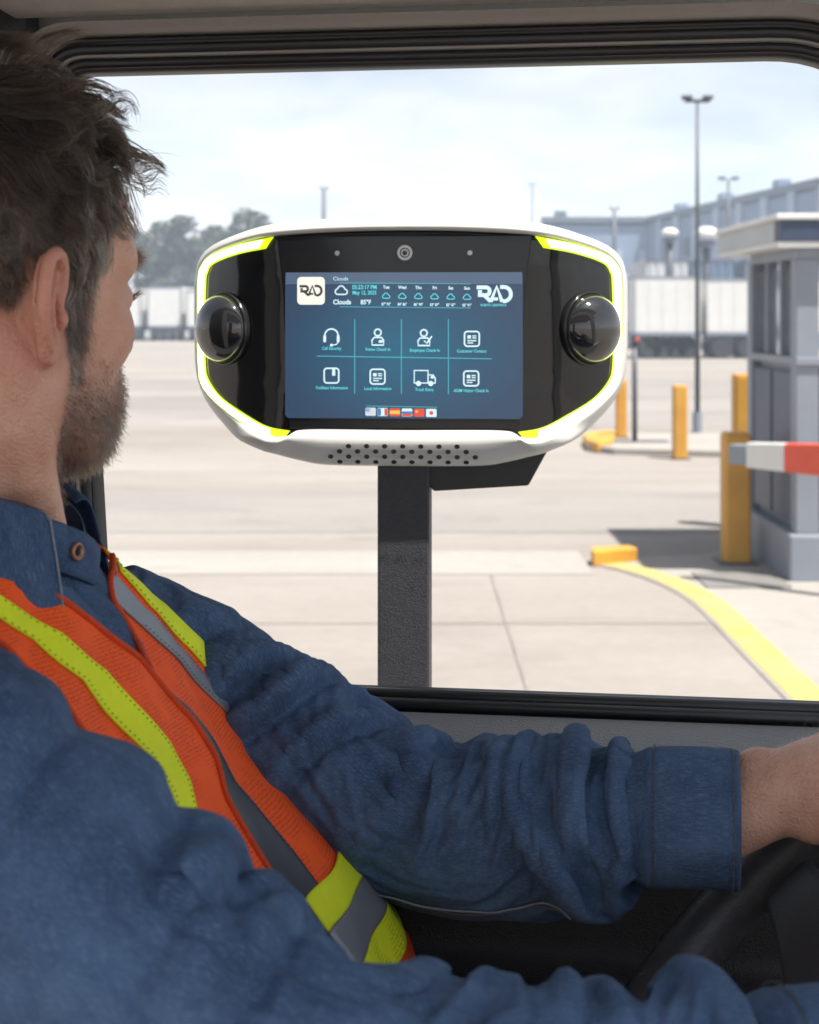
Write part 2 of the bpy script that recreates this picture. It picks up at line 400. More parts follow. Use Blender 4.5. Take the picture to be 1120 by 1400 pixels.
# signal post
sp = thing('signal_post', 'dark thin signal post with small red lamp beside the slim bollard', 'signal post', (3.37, 21.9, 0.0))
obj('pole', cyl(0, 0, 0.0, 1.56, 0.04, 12), M_DGREY, sp, smooth=True)
obj('base_plate', box(-.45, .5, -.16, .16, 0.0, 0.11), M_DGREY, sp, bevel=0.01)
obj('lamp_housing', box(-.05, .05, -.05, .05, 1.56, 1.70), M_DGREY, sp, bevel=0.012)
obj('red_lamp', sphere((0.03, -.055, 1.62), 0.032, 14, 8, (1, .5, 1)), M_REDP, sp, smooth=True)

# trailers
def trailer(name, loc, w, h, label, rotz=0, length=13.0, group=None, side=True):
    t = thing(name, label, 'trailer', loc, rotz, group)
    obj('cargo_box', box(-w / 2, w / 2, 0, length, 1.15, h), M_WHITE, t, bevel=0.03)
    obj('bottom_rail', box(-w / 2 - .02, w / 2 + .02, -.02, .10, 1.02, 1.149), M_GREY, t)
    obj('top_rail', box(-w / 2 - .02, w / 2 + .02, -.02, .05, h - .12, h + .012), M_GREY, t)
    for s in (-1, 1):
        obj('door_post', box(s * w * .5 - .05, s * w * .5 + .05, -.03, .05, 1.15, h), M_GREY, t)
    obj('chassis', box(-w * .42, w * .42, .2, length - .2, 0.75, 1.15), M_DGREY, t)
    n = 4
    for k in range(n):
        xx = -w * .4 + k * (w * .8) / (n - 1)
        for yy in (0.9, 2.2):
            o = obj('wheel', tube([(xx - .13, yy, .5), (xx + .13, yy, .5)], .5, 18), M_TIRE, t)
    obj('bumper', box(-w * .45, w * .45, 0.0, 0.12, 0.45, 0.62), M_DGREY, t)
    return t
# two long trailers seen from the side (their long side towards the camera)
def side_trailer(loc, length, h, label):
    t = thing('semi_trailer', label, 'trailer', loc, 0, 'white semi trailers')
    obj('cargo_box', box(0, length, 0, 2.5, 1.2, h), M_WHITE, t, bevel=0.03)
    obj('bottom_rail', box(-.01, length + .01, -.02, 2.52, 1.05, 1.199), M_GREY, t)
    obj('top_rail', box(-.01, length + .01, -.02, 2.52, h - .1, h + .01), M_GREY, t)
    obj('chassis', box(.3, length - .3, .5, 2.0, .75, 1.05), M_DGREY, t)
    for xx in (0.7, 1.9, length - 1.7, length - .6):
        obj('wheel', tube([(xx, .02, .5), (xx, .30, .5)], .5, 20), M_TIRE, t)
        obj('wheel', tube([(xx, 2.1, .5), (xx, 2.48, .5)], .5, 20), M_TIRE, t)
    obj('side_guard', box(2.7, length - 2.5, .02, .08, .5, .9), M_GREY, t)
    for xx in np.arange(.6, length, .62):
        obj('side_rib', box(xx, xx + .03, -.015, 0, 1.2, h - .1), M_WHITE, t)
    return t
side_trailer((10.2, 66, 0), 2.95, 3.72, 'white trailer standing to the left of the tall lamp post')
side_trailer((13.5, 66.3, 0), 5.2, 3.62, 'white trailer standing between the tall lamp post and the booth')
for i in range(20):
    trailer('parked_trailer', (-52.1 + i * 3.05, 110 + (i % 3) * .4, 0), 2.5, 3.85 + .12 * ((i * 7) % 3), 'white trailer end in the far parked row under the trees', group='far row of parked trailers')

# warehouse: flat end wall + long wall that comes towards the camera
wh = thing('warehouse', 'long pale blue grey warehouse with dark openings behind the white trailers', 'warehouse', (0, 0, 0))
TOP = 12.0
A0, A1, B1 = (13.8, 150), (24.5, 150), (31.5, 96)
def wall_quad(p, q, z0, z1, thick=.4):
    p = np.array(p, float); q = np.array(q, float); t = (q - p) / np.linalg.norm(q - p); n = np.array([-t[1], t[0]]) * thick
    return prism([tuple(p), tuple(q), tuple(q + n), tuple(p + n)], z0, z1)
obj('upper_wall', [wall_quad(A0, A1, 6.2, TOP - .6), wall_quad(A1, B1, 6.2, TOP - .6)], M_WAREH, wh)
obj('lower_wall', [wall_quad(A0, A1, 0, 6.2, .8), wall_quad(A1, B1, 0, 6.2, .8)], M_WAREL, wh)
obj('parapet', [wall_quad((A0[0] - .3, A0[1] - .3), (A1[0], A1[1] - .3), TOP - .6, TOP, 1.2), wall_quad((A1[0] - .3, A1[1]), (B1[0] - .3, B1[1]), TOP - .6, TOP, 1.2)], M_WARED, wh)
obj('roof_deck', prism([A0, A1, B1, (80, 96), (80, 190), (13.8, 190)], TOP - .9, TOP - .61), M_WAREH, wh)
def along(p, q, s): return (p[0] + (q[0] - p[0]) * s, p[1] + (q[1] - p[1]) * s)
for k in range(9):
    s = 0.06 + k * .105
    p, q = along(A1, B1, s), along(A1, B1, s + .025)
    o = np.array([-.25, 0])
    obj('pilaster', wall_quad(tuple(np.array(p) + o), tuple(np.array(q) + o), 0, TOP - .6, .3), M_WAREL, wh)
    p, q = along(A1, B1, s + .045), along(A1, B1, s + .075)
    obj('window', wall_quad(tuple(np.array(p) + o), tuple(np.array(q) + o), 7.4, 9.2, .3), M_WARED, wh)
    d = obj('dock_door', wall_quad(tuple(np.array(p) + o), tuple(np.array(q) + o), 1.2, 5.2, .3), M_WARED, wh)
    if k in (2, 5):
        obj('canopy', box(p[0] - 1.6, p[0] + .4, p[1] - 2.0, p[1] + 2.0, 5.6, 7.0), M_WHITE, wh, bevel=.3)
for k in range(4):
    x0 = 14.8 + k * 2.4
    obj('dock_door', box(x0, x0 + 1.3, 149.7, 150.1, 0.5, 5.0), M_WARED, wh)
    obj('wall_panel', box(x0 + 1.5, x0 + 2.2, 149.75, 150.1, 5.4, 8.6), M_WAREL, wh)
obj('roof_vent', box(15.0, 16.2, 151, 152, TOP - .6, TOP + .7), M_WARED, wh)
for s in (.15, .38, .62, .8):
    p = along(A1, B1, s)
    obj('roof_vent', box(p[0] + .3, p[0] + 1.3, p[1] - 1, p[1] + 1, TOP - .6, TOP + .7), M_WAREH, wh)

# yard lights with pale hoods and stacked containers between trailers and warehouse
def hood_light(x, y, h, w, label):
    t = thing('yard_light', label, 'yard light', (x, y, 0))
    obj('pole', cyl(0, 0, 0, h, .17, 10), M_DGREY, t, smooth=True)
    obj('hood', sphere((0, 0, h + w * .1), w * .5, 18, 10, (1, 1, .62)), M_WHITE, t, smooth=True)
    obj('lamp_ring', cyl(0, 0, h - w * .42, h - w * .12, w * .36, 16), M_WARED, t)
hood_light(14.2, 70, 5.7, 1.25, 'large white hooded yard light behind the gap of the two trailers')
hood_light(12.45, 70, 5.8, .85, 'small white hooded yard light above the trailer beside the kiosk')
M_CT = [pmat('container_%s' % n, c, .6, var=.12, vscale=.6) for n, c in (('slate', (.16, .19, .25)), ('pale', (.45, .47, .50)), ('blue', (.10, .15, .24)), ('grey', (.27, .29, .32)))]
for i, (x, z, w, c, lb) in enumerate(((13.4, 0, 2.4, 0, 'slate container on the ground behind the trailers'), (13.6, 2.6, 2.4, 1, 'pale container on top of the slate one behind the trailers'), (16.3, 0, 2.4, 3, 'grey container at the foot of the middle stack behind the trailers'), (16.2, 2.6, 2.4, 2, 'dark blue container on top of the middle stack'), (19.2, 0, 2.4, 1, 'pale container low behind the trailer next to the booth'), (19.3, 2.6, 2.4, 0, 'slate container on the stack nearest the booth'), (22.2, 0, 2.4, 2, 'dark blue container half hidden by the booth'))):
    t = thing('shipping_container', lb, 'container', (x, 84, z), 0, 'stacked containers')
    obj('body', box(0, w, 0, 6, 0, 2.55), M_CT[c], t)
    for k in range(5): obj('corrugation', box(.2 + k * .46, .38 + k * .46, -.05, 0.0, .15, 2.4), M_CT[c], t)
    obj('corner_frame', box(-.03, w + .03, -.06, .05, 2.42, 2.58), M_WARED, t)
# far yard wall / sheds on the left under the trees
M_SHED = pmat('pale_shed', (0.5, 0.52, 0.55), 0.7, var=0.1, vscale=.3)
sh = thing('storage_shed', 'long low pale shed behind the far parked trailers', 'shed', (-26, 128, 0))
obj('wall', box(0, 36, 0, 6, 0, 3.4), M_SHED, sh)
obj('roof', prism([(-.4, -.4), (36.4, -.4), (36.4, 6.4), (-.4, 6.4)], 3.4, 3.8), M_GREY, sh)

# trees
M_BARK = pmat('bark', (0.10, 0.075, 0.055), 0.9, var=0.3, vscale=4)
M_LEAF = [pmat('leaf_a', (0.050, 0.066, 0.034), 0.7, var=0.35, vscale=.8), pmat('leaf_b', (0.064, 0.078, 0.044), 0.7, var=0.35, vscale=.8)]
def tree(loc, h, w, label, seed, mat):
    r = np.random.default_rng(seed)
    t = thing('tree', label, 'tree', loc, 0, 'trees beyond the far trailer row')
    limbs = [tube([(0, 0, 0), (.1, 0, h * .3), (0, .1, h * .62), (.1, .1, h * .9)], [h * .028, h * .022, h * .012, h * .003], 8)]
    cl = []
    for k in range(26):
        a = r.uniform(0, 6.28); zz = h * r.uniform(.3, .95)
        rad = w * .5 * (1.0 - .75 * max(0, (zz / h - .45) / .55) ** 1.4) * r.uniform(.5, 1)
        c = np.array([math.cos(a) * rad, math.sin(a) * rad, zz])
        limbs.append(tube([(0, 0, zz * .72), tuple(c * np.array([.5, .5, .9])), tuple(c)], [h * .01, h * .007, h * .003], 5))
        cl.append((c, r.uniform(.10, .17) * w))
    obj('trunk', limbs, M_BARK, t)
    n = 4200
    ci = r.integers(0, len(cl), n); C = np.array([c for c, _ in cl])[ci]; S = np.array([s for _, s in cl])[ci]
    d = r.normal(size=(n, 3)); d /= np.linalg.norm(d, axis=1)[:, None]
    P = C + d * (S * r.uniform(.3, 1.1, n) ** .6)[:, None] * np.array([1.15, 1.15, .8])
    a = r.normal(size=(n, 3)); a /= np.linalg.norm(a, axis=1)[:, None]
    b = np.cross(a, r.normal(size=(n, 3))); b /= np.linalg.norm(b, axis=1)[:, None]
    s = r.uniform(.14, .32, n)[:, None]
    V = np.stack([P - a * s, P - b * s * .6, P + a * s, P + b * s * .6], 1).reshape(-1, 3)
    F = [(4 * i, 4 * i + 1, 4 * i + 2, 4 * i + 3) for i in range(n)]
    obj('crown', ([tuple(p) for p in V], F), mat, t, fix=False)
    return t
TR = [(-44, 146, 10.5, 8), (-49, 140, 9.5, 8), (-54, 148, 11, 8), (-60, 142, 10, 8), (-66, 150, 11, 9), (-28.5, 136, 9.6, 6.5), (-24.2, 147, 11.2, 7), (-20.0, 150, 11.0, 7.5), (-16.4, 135, 9.4, 6), (-13.2, 152, 11.4, 7), (-10.2, 140, 8.6, 5.5), (-32.5, 150, 11.5, 8), (-6.2, 141, 7.2, 5), (-26.5, 142, 10.5, 7), (-22.0, 138, 11.6, 6.5), (-18.2, 144, 10.2, 7), (-14.8, 137, 12.0, 7), (-11.9, 146, 9.8, 6), (-30, 140, 9, 7), (-34.5, 144, 10.5, 8), (-38, 150, 11, 8), (-8.6, 150, 8.2, 5), (-4.0, 152, 7.6, 6)]
for i, (x, y, h, w) in enumerate(TR):
    tree((x, y, 0), h, w, 'leafy grey green tree beyond the far trailer row', 40 + i, M_LEAF[i % 2])
# ================================================================== truck cab (driver's door, roof lining, wheel)
CYAW = math.atan2(-0.1372, 0.9905)
cab = thing('truck_cab', 'dark truck cab interior with open driver window, door trim and steering wheel', 'vehicle', (-0.1, 1.25, 0), CYAW)
# local frame: X forward along the door, Y outwards, Z up; window plane is y = 0
def vinyl(name, c, rough, bump, bscale):
    m = pmat(name, c, rough, var=0.10, vscale=5)
    N = m.node_tree.nodes; L = m.node_tree.links; b = N['Principled BSDF']
    t = N.new('ShaderNodeTexCoord'); v = N.new('ShaderNodeTexVoronoi'); v.inputs['Scale'].default_value = bscale
    L.new(t.outputs['Object'], v.inputs['Vector'])
    bp = N.new('ShaderNodeBump'); bp.inputs['Strength'].default_value = bump; bp.inputs['Distance'].default_value = .0012
    L.new(v.outputs['Distance'], bp.inputs['Height']); L.new(bp.outputs[0], b.inputs['Normal'])
    return m
M_RUB = pmat('black_rubber', (0.012, 0.012, 0.013), 0.38, var=0.15, vscale=10)
M_FRAME = pmat('frame_black', (0.02, 0.021, 0.024), 0.42, var=0.15, vscale=8)
M_DOOR = vinyl('door_vinyl', (0.19, 0.195, 0.205), 0.34, 0.5, 520)
M_DOORD = vinyl('door_vinyl_dark', (0.034, 0.034, 0.037), 0.5, 0.5, 520)
M_HEADL = pmat('roof_lining', (0.40, 0.375, 0.345), 0.9, var=0.06, vscale=40, bump=0.35, bscale=500)
M_TRIMG = vinyl('roof_trim', (0.27, 0.25, 0.23), 0.45, 0.25, 600)
M_WHEEL = pmat('wheel_leather', (0.06, 0.059, 0.063), 0.26, var=0.2, vscale=30, bump=0.25, bscale=700, rvar=.06)
M_SEAT = pmat('seat_fabric', (0.03, 0.03, 0.033), 0.9, var=0.2, vscale=60, bump=.4, bscale=400)

SILL, TOPZ = 1.681, 2.210
def win_outline(o):
    o = o * .86
    # rounded window opening grown by o (metres): list of (x, z), counter-clockwise from lower left
    corners = [(-0.164, SILL, .008), (0.60, SILL, .008), (0.475, TOPZ, .10), (-0.195, TOPZ, .014)]
    pts = []
    n = len(corners)
    # offset the straight edges outwards then round
    L_ = []
    for i in range(n):
        a = np.array(corners[i][:2]); b = np.array(corners[(i + 1) % n][:2]); t = (b - a) / np.linalg.norm(b - a); nn = np.array([t[1], -t[0]])
        L_.append((a + nn * o, t))
    for i in range(n):
        (p, t), (q, s) = L_[i - 1], L_[i]
        k = np.linalg.solve(np.array([t, -s]).T, q - p); c = p + t * k[0]
        r = corners[i][2] + o
        half = math.acos(max(-1, min(1, float(-t @ s)))) / 2
        d = r / math.tan(half)
        A, B = c - t * d, c + s * d
        for u in np.linspace(0, 1, 12):
            pts.append((1 - u) ** 2 * A + 2 * u * (1 - u) * c + u * u * B)
    return np.array(pts)
def win_sweep(profile):
    rows = []
    for o, v in profile:
        p = win_outline(o); rows.append(np.stack([p[:, 0], np.full(len(p), v), p[:, 1]], 1))
    return grid(np.array(rows), closed_u=True)
door = obj('door_frame', win_sweep([(0.000, .018), (0.000, .004), (.0025, -.003), (.004, -.003)]), M_FRAME, cab, smooth=True)
obj('window_channel', win_sweep([(.004, -.002), (.004, -.008), (.0125, -.0095), (.0135, -.006)]), M_RUB, cab, smooth=True)
obj('frame_bead', win_sweep([(.0135, -.008), (.0135, -.0125), (.015, -.0135), (.0165, -.0125), (.0165, -.009)]), M_TRIMG, cab, smooth=True)
obj('inner_frame', win_sweep([(.0165, -.010), (.017, -.014), (.0225, -.016), (.0245, -.015)]), M_FRAME, cab, smooth=True)
tw = [(.0245 + .004 * (1 - math.cos(a)), -.016 - .007 * math.sin(a)) for a in np.linspace(0, math.pi, 8)]
obj('weather_seal', win_sweep([(.0245, -.012)] + tw + [(.0325, -.012)]), M_RUB, cab, smooth=True)
obj('surround_trim', win_sweep([(.032, -.012), (.0325, -.022), (.034, -.028), (.038, -.034), (.044, -.038)]), M_TRIMG, cab, smooth=True)
obj('outer_skin', win_sweep([(.0, .0185), (.03, .03), (.10, .036)]), M_WHITE, cab, smooth=True)
# roof lining from the surround; passenger side left off to let light in
prof = [(-.030, TOPZ + .0435), (-.042, TOPZ + .046), (-.10, TOPZ + .062), (-.20, TOPZ + .090), (-.45, TOPZ + .125), (-.86, TOPZ + .135)]
P = np.array([[(x, y, z) for x in np.linspace(-.95, .82, 24)] for y, z in prof])
obj('roof_lining', grid(P), M_HEADL, cab, smooth=True)
obj('roof_skin', box(-1.0, .84, -.87, .06, TOPZ + .19, TOPZ + .215), M_WHITE, cab, bevel=.01)
obj('rear_pillar', box(-.95, -.235, -.02, .03, 1.0, TOPZ + .16), M_FRAME, cab, bevel=.01)
obj('pillar_trim', ([(x, y, z) for z in (1.3, TOPZ + .1) for x, y in ((-.235, -.03), (-.25, -.075), (-.30, -.095), (-.55, -.10), (-.55, -.021), (-.235, -.021))], [(0, 1, 7, 6), (1, 2, 8, 7), (2, 3, 9, 8), (3, 4, 10, 9), (4, 5, 11, 10), (5, 0, 6, 11), (0, 1, 2, 3, 4, 5), (6, 7, 8, 9, 10, 11)]), M_FRAME, cab, bevel=.01)
# belt line: two rubber lips
obj('belt_seal', [tube([(-.16, -.004, SILL - .002), (.62, -.004, SILL - .002)], .006, 10), tube([(-.16, -.017, SILL - .006), (.62, -.017, SILL - .006)], .0055, 10), box(-.16, .62, -.018, .03, SILL - .035, SILL - .007)], M_RUB, cab, smooth=True)
# door trim swept along X
dp = [(-.022, SILL - .020), (-.024, SILL - .012), (-.032, SILL - .009), (-.060, SILL - .013), (-.088, SILL - .021), (-.098, SILL - .026), (-.103, SILL - .033)]
P = np.array([[(x, y, z) for x in np.linspace(-.24, .72, 30)] for y, z in catmull(dp, 40)])
obj('door_top', grid(P), M_DOOR, cab, smooth=True)
dp2 = [(-.103, SILL - .033), (-.106, SILL - .042), (-.102, SILL - .056), (-.092, SILL - .066), (-.080, SILL - .075), (-.074, SILL - .10), (-.076, SILL - .16), (-.085, SILL - .185), (-.13, SILL - .195), (-.155, SILL - .205), (-.160, SILL - .22), (-.150, SILL - .235), (-.12, SILL - .245), (-.10, SILL - .27), (-.10, SILL - .60)]
P = np.array([[(x, y, z) for x in np.linspace(-.24, .72, 30)] for y, z in catmull(dp2, 60)])
obj('door_panel', grid(P), M_DOORD, cab, smooth=True)
ar = [(-.10, SILL - .235), (-.17, SILL - .232), (-.195, SILL - .240), (-.20, SILL - .262), (-.18, SILL - .29), (-.10, SILL - .30)]
P = np.array([[(x, y * (1 - .25 * max(0, (.05 - x))) , z - .03 * (x - .3)) for x in np.linspace(-.1, .5, 24)] for y, z in catmull(ar, 30)])
obj('armrest', grid(P), M_DOORD, cab, smooth=True)
obj('floor', box(-.95, .85, -.80, .0, .82, .87), M_SEAT, cab)
obj('door_shell', box(-.95, .9, .031, .075, .75, SILL - .03), M_WHITE, cab, bevel=.01)
# dashboard in front of the wheel
dd = [(.52, 1.25), (.50, 1.42), (.53, 1.53), (.60, 1.585), (.72, 1.60), (.95, 1.58)]
P = np.array([[(x + .03 * math.sin(y * 3), y, z) for y in np.linspace(-1.5, -.06, 24)] for x, z in catmull(dd, 24)])
obj('dashboard', grid(P), M_DOORD, cab, smooth=True)
# seat under and behind the driver
obj('seat_cushion', box(-.48, .10, -.62, -.12, 1.16, 1.29), M_SEAT, cab, bevel=.045)
obj('seat_back', ([(x, y, z) for z, xo in ((1.24, -.40), (1.85, -.58)) for x, y in ((xo, -.60), (xo, -.12), (xo - .13, -.12), (xo - .13, -.60))], [(0, 1, 2, 3), (4, 5, 6, 7), (0, 1, 5, 4), (1, 2, 6, 5), (2, 3, 7, 6), (3, 0, 4, 7)]), M_SEAT, cab, bevel=.04)

# steering wheel
wc = Vector((.385, -.368, 1.615)); tl = R(45); e1 = Vector((0, 1, 0)); e2 = Vector((math.sin(tl), 0, math.cos(tl))); en = e1.cross(e2)   # en points down the column
if en.z > 0: en = -en
sw = obj('steering_wheel', tube([tuple(wc + .200 * (math.cos(a) * e2 + math.sin(a) * e1)) for a in np.linspace(0, 2 * math.pi, 72, endpoint=False)], .0215, 20, closed=True), M_WHEEL, cab, smooth=True)
obj('wheel_seam', tube([tuple(wc + .1815 * (math.cos(a) * e2 + math.sin(a) * e1)) for a in np.linspace(0, 2 * math.pi, 72, endpoint=False)], .0022, 6, closed=True), M_TRIMG, sw, smooth=True)
M_SPOKE = pmat('wheel_spoke', (.06, .062, .07), .4, var=.1, bump=.2, bscale=500)
for a in (90, 180, 270):
    q = math.cos(R(a)) * e2 + math.sin(R(a)) * e1; s_ = math.sin(R(a)) * e2 - math.cos(R(a)) * e1
    V = []
    for t, wd in ((.04, .040), (.10, .030), (.186, .020)):
        for u, n_ in ((-1, -1), (1, -1), (1, 1), (-1, 1)):
            V.append(tuple(wc + en * (.035 - .16 * (t - .04)) + q * t + s_ * (u * wd) + en * (n_ * .008)))
    obj('spoke', (V, [(0, 1, 2, 3), (8, 9, 10, 11)] + [(4 * k + i, 4 * k + (i + 1) % 4, 4 * k + 4 + (i + 1) % 4, 4 * k + 4 + i) for k in (0, 1) for i in range(4)]), M_SPOKE, sw, bevel=.005)
obj('horn_pad', tube([tuple(wc + en * t) for t in (.012, .020, .06)], [.05, .066, .070], 28), M_SPOKE, sw, smooth=False, bevel=.006)
obj('steering_column', tube([tuple(wc + en * .05), tuple(wc + en * .30)], [.055, .065], 20), M_DOORD, cab, smooth=True)
obj('stalk', tube([tuple(wc + en * .09 + e1 * .05), tuple(wc + en * .075 + e1 * .12 + e2 * .01), tuple(wc + en * .06 + e1 * .17 + e2 * .012)], [.007, .008, .010], 10), M_FRAME, cab, smooth=True)
# ================================================================== check-in kiosk on its post
YAW = math.atan2(-0.1372, 0.9905)
M_SHELL = pmat('kiosk_white_shell', (0.55, 0.545, 0.525), 0.36, var=0.045, vscale=9, rvar=.12, detail=9, coat=0.1)
M_BLACK = pmat('kiosk_black_gloss', (0.006, 0.006, 0.007), 0.09, spec=0.5, rvar=0.05, vscale=18)
M_BEZEL = pmat('kiosk_bezel_glass', (0.008, 0.009, 0.011), 0.16, spec=0.4)
M_DOME = pmat('dome_smoked', (0.012, 0.012, 0.014), 0.03, spec=0.7, coat=0.5)
M_RING = pmat('dome_ring', (0.015, 0.015, 0.016), 0.15)
M_POST = pmat('post_powder_coat', (0.035, 0.035, 0.042), 0.55, var=0.3, vscale=300, bump=0.5, bscale=700, rvar=0.1)
M_HOLE = pmat('hole_black', (0.012, 0.011, 0.01), 0.9)
M_LED = emat('led_core', (0.90, 1.0, 0.30), 1.5)
M_LEDE = emat('led_edge', (0.60, 0.88, 0.005), 0.42)
M_SILV = pmat('lens_silver', (0.35, 0.35, 0.36), 0.3, metal=0.8)

KZ = 1.9737
kx = thing('checkin_kiosk', 'white and black touchscreen kiosk with glowing yellow green edges and two dome cameras', 'kiosk', (-0.006, 1.5, 0), R(-3.5))
MM = 0.001
def kdepth(x):
    s = np.maximum(np.abs(x) - 0.118, 0); return 6.0 * s * s
def resample_half(pts, n):
    P = catmull(np.array(pts, float) * MM, 400)
    s = np.concatenate([[0], np.cumsum(np.linalg.norm(np.diff(P, axis=0), axis=1))])
    q = np.linspace(0, s[-1], n)
    return np.stack([np.interp(q, s, P[:, 0]), np.interp(q, s, P[:, 1])], 1)
def mirror(h):                     # half outline top->bottom on +x, full closed loop
    l = h[::-1].copy(); l[:, 0] *= -1
    return np.vstack([h, l[1:-1]])
def widen(l): return [(x + 8.5 * float(smoothstep(125, 225, x)), z) for x, z in l]
OUT = widen([(0, 126), (60, 125.7), (98, 124.5), (143, 119.5), (178, 110), (205, 99.5), (220, 87), (226.5, 69), (228, 53), (228, 11), (226, -30), (218, -56), (201, -79), (176, -101), (144, -115.5), (106, -125.3), (76, -129.4), (0, -130)])
INN = widen([(0, 112.5), (60, 111.5), (134, 107), (174, 99), (202, 89), (214, 77), (218.5, 63), (219.5, 11), (217.5, -30), (212.5, -50.5), (191, -69), (165, -85), (140, -97), (130, -100), (118, -98), (99, -91.5), (0, -91.5)])
# the two outlines share the same number of points, matched by stretches so that the chin stays straight
def split_resample(pts, cut, n1, n2):
    a = resample_half(pts[:cut + 1], n1); b = resample_half(pts[cut:], n2)
    return np.vstack([a, b[1:]])
ho = split_resample(OUT, 14, 70, 26); hi = split_resample(INN, 14, 70, 26)
o_full, i_full = mirror(ho), mirror(hi)
def ring(t, dy, back=None, shrink=0.0):
    p = i_full * (1 - t) + o_full * t
    p = p * (1 - shrink)
    y = kdepth(p[:, 0]) + dy
    if back is not None: y = np.maximum(y, back)
    return np.stack([p[:, 0], y, p[:, 1] + KZ], 1)
bulge = np.clip((-i_full[:, 1] - 0.085) / 0.01, 0, 1)[:, None] * np.array([[0, 1.0, 0]])      # chin leans out
rings = [ring(0, 0.004), ring(0.02, -0.002) - bulge * .002, ring(0.25, -0.005) - bulge * .010, ring(0.40, -0.004) - bulge * .011, ring(0.72, 0.0) - bulge * .0135, ring(0.93, 0.006) - bulge * .016, ring(1.0, 0.014) - bulge * .010,
         ring(1.0, 0.03, 0.055), ring(1.0, .05, 0.085, 0.02), ring(1.0, .055, 0.105, 0.10), ring(1.0, 0.055, 0.112, 0.35), ring(1.0, 0.055, 0.112, 0.97)]
obj('shell', grid(np.array(rings), closed_u=True), M_SHELL, kx, smooth=True)
# black face: concentric rings so that it follows the wrap-around curve
fr = []
for s in (1.0, .985, .95, .9, .8, .7, .55, .4, .2, .02):
    p = i_full * s
    fr.append(np.stack([p[:, 0], kdepth(p[:, 0]) + (0.0025 if s > .99 else 0.0012), p[:, 1] + KZ], 1))
obj('face', grid(np.array(fr), closed_u=True), M_BLACK, kx, smooth=True)
# flat bezel glass round the screen
bz = [(-131, 107.3), (131, 107.3), (125, 60), (119, -60), (117.5, -91.0), (-117.5, -91.0), (-119, -60), (-125, 60)]
bzv, bzf = prism([(x * MM, z * MM) for x, z in bz], 0, 1)
obj('bezel', ([(x, (0.0012 if zz else -0.0035) + float(kdepth(x)), z + KZ) for x, z, zz in bzv], bzf), M_BEZEL, kx, bevel=0.001)
# LED strips
LO = widen([(134, 106.5), (172, 99.4), (203, 89.6), (215, 79.5), (220, 66), (221, 11), (220, -28), (215.5, -50), (195, -68), (167, -86), (140, -99), (122, -99.5)])
LI = widen([(142, 94.5), (172, 89), (199, 80), (206.5, 70.5), (208.5, 60), (210, 11), (209, -28), (205, -43), (190, -60.5), (164, -77), (141, -89), (117, -93.5)])
lo, li = catmull(np.array(LO) * MM, 90), catmull(np.array(LI) * MM, 90)
def ledgrid(t0, t1, dy, sgn, n=7, e0=0, e1=90):
    P = []
    for k in range(n):
        t = t0 + (t1 - t0) * k / (n - 1)
        p = (lo * (1 - t) + li * t)[e0:e1]
        dome = math.sin(math.pi * k / (n - 1)) * 0.0016
        P.append(np.stack([p[:, 0] * sgn, kdepth(p[:, 0]) + dy - dome, p[:, 1] + KZ], 1))
    return grid(np.array(P))
for sgn in (-1, 1):
    le = obj('light_strip', ledgrid(0, 1.0, -0.0005, sgn, 7), M_LEDE, kx, smooth=True)
    obj('light_core', ledgrid(.12, .84, -0.0028, sgn, 7, 2, 83), M_LED, le, smooth=True)
# dome cameras on the slanting flanks
for sgn in (-1, 1):
    cx, cz = 0.192 * sgn, 0.0115
    slope = 12 * (abs(cx) - .118); th = math.atan(slope) * sgn
    nrm = Vector((math.sin(th) , -math.cos(th), 0)); tx = Vector((math.cos(th), math.sin(th), 0)); tz = Vector((0, 0, 1))
    base = Vector((cx, float(kdepth(cx)), cz + KZ)) - nrm * 0.004
    def loc(a, b, c): return tuple(base + tx * a + tz * b + nrm * c)
    V, F = [], []
    nu = 48; prof = [(0.0385, 0.0), (0.0388, .004), (0.0382, .0068), (0.0372, .0072), (0.0368, .0055)]
    P = np.array([[loc(r * math.cos(2 * math.pi * j / nu), r * math.sin(2 * math.pi * j / nu), c) for j in range(nu)] for r, c in prof])
    dr = obj('dome_ring', grid(P, closed_u=True), M_RING, kx, smooth=True)
    prof = [(0.0366 * math.cos(a), .006 + .024 * math.sin(a)) for a in np.linspace(0, math.pi / 2 - .01, 14)]
    P = np.array([[loc(r * math.cos(2 * math.pi * j / nu), r * math.sin(2 * math.pi * j / nu), c) for j in range(nu)] for r, c in prof])
    obj('dome', grid(P, closed_u=True), M_DOME, kx, smooth=True)
# front lens and two sensor dots
def disc(x, z, r, y, n=24): return ([(x + r * math.cos(2 * math.pi * k / n), y, z + KZ + r * math.sin(2 * math.pi * k / n)) for k in range(n)], [tuple(range(n))])
def annulus(x, z, r0, r1, y, n=32):
    v = [(x + r * math.cos(2 * math.pi * k / n), y, z + KZ + r * math.sin(2 * math.pi * k / n)) for r in (r0, r1) for k in range(n)]
    return v, [(k, (k + 1) % n, n + (k + 1) % n, n + k) for k in range(n)]
ln = obj('camera_lens', annulus(.0015, .0895, .0052, .0078, -.0042), M_SILV, kx)
obj('lens_ring', annulus(.0015, .0895, .0026, .0040, -.0042), M_SILV, ln)
obj('lens_glass', sphere((.0015, -.0036, .0895 + KZ), .0022, 14, 8, (1, .6, 1)), M_DOME, ln, smooth=True)
for x in (-.068, .068):
    obj('sensor', disc(x, .0892, .0026, -.0041), M_SILV, kx)
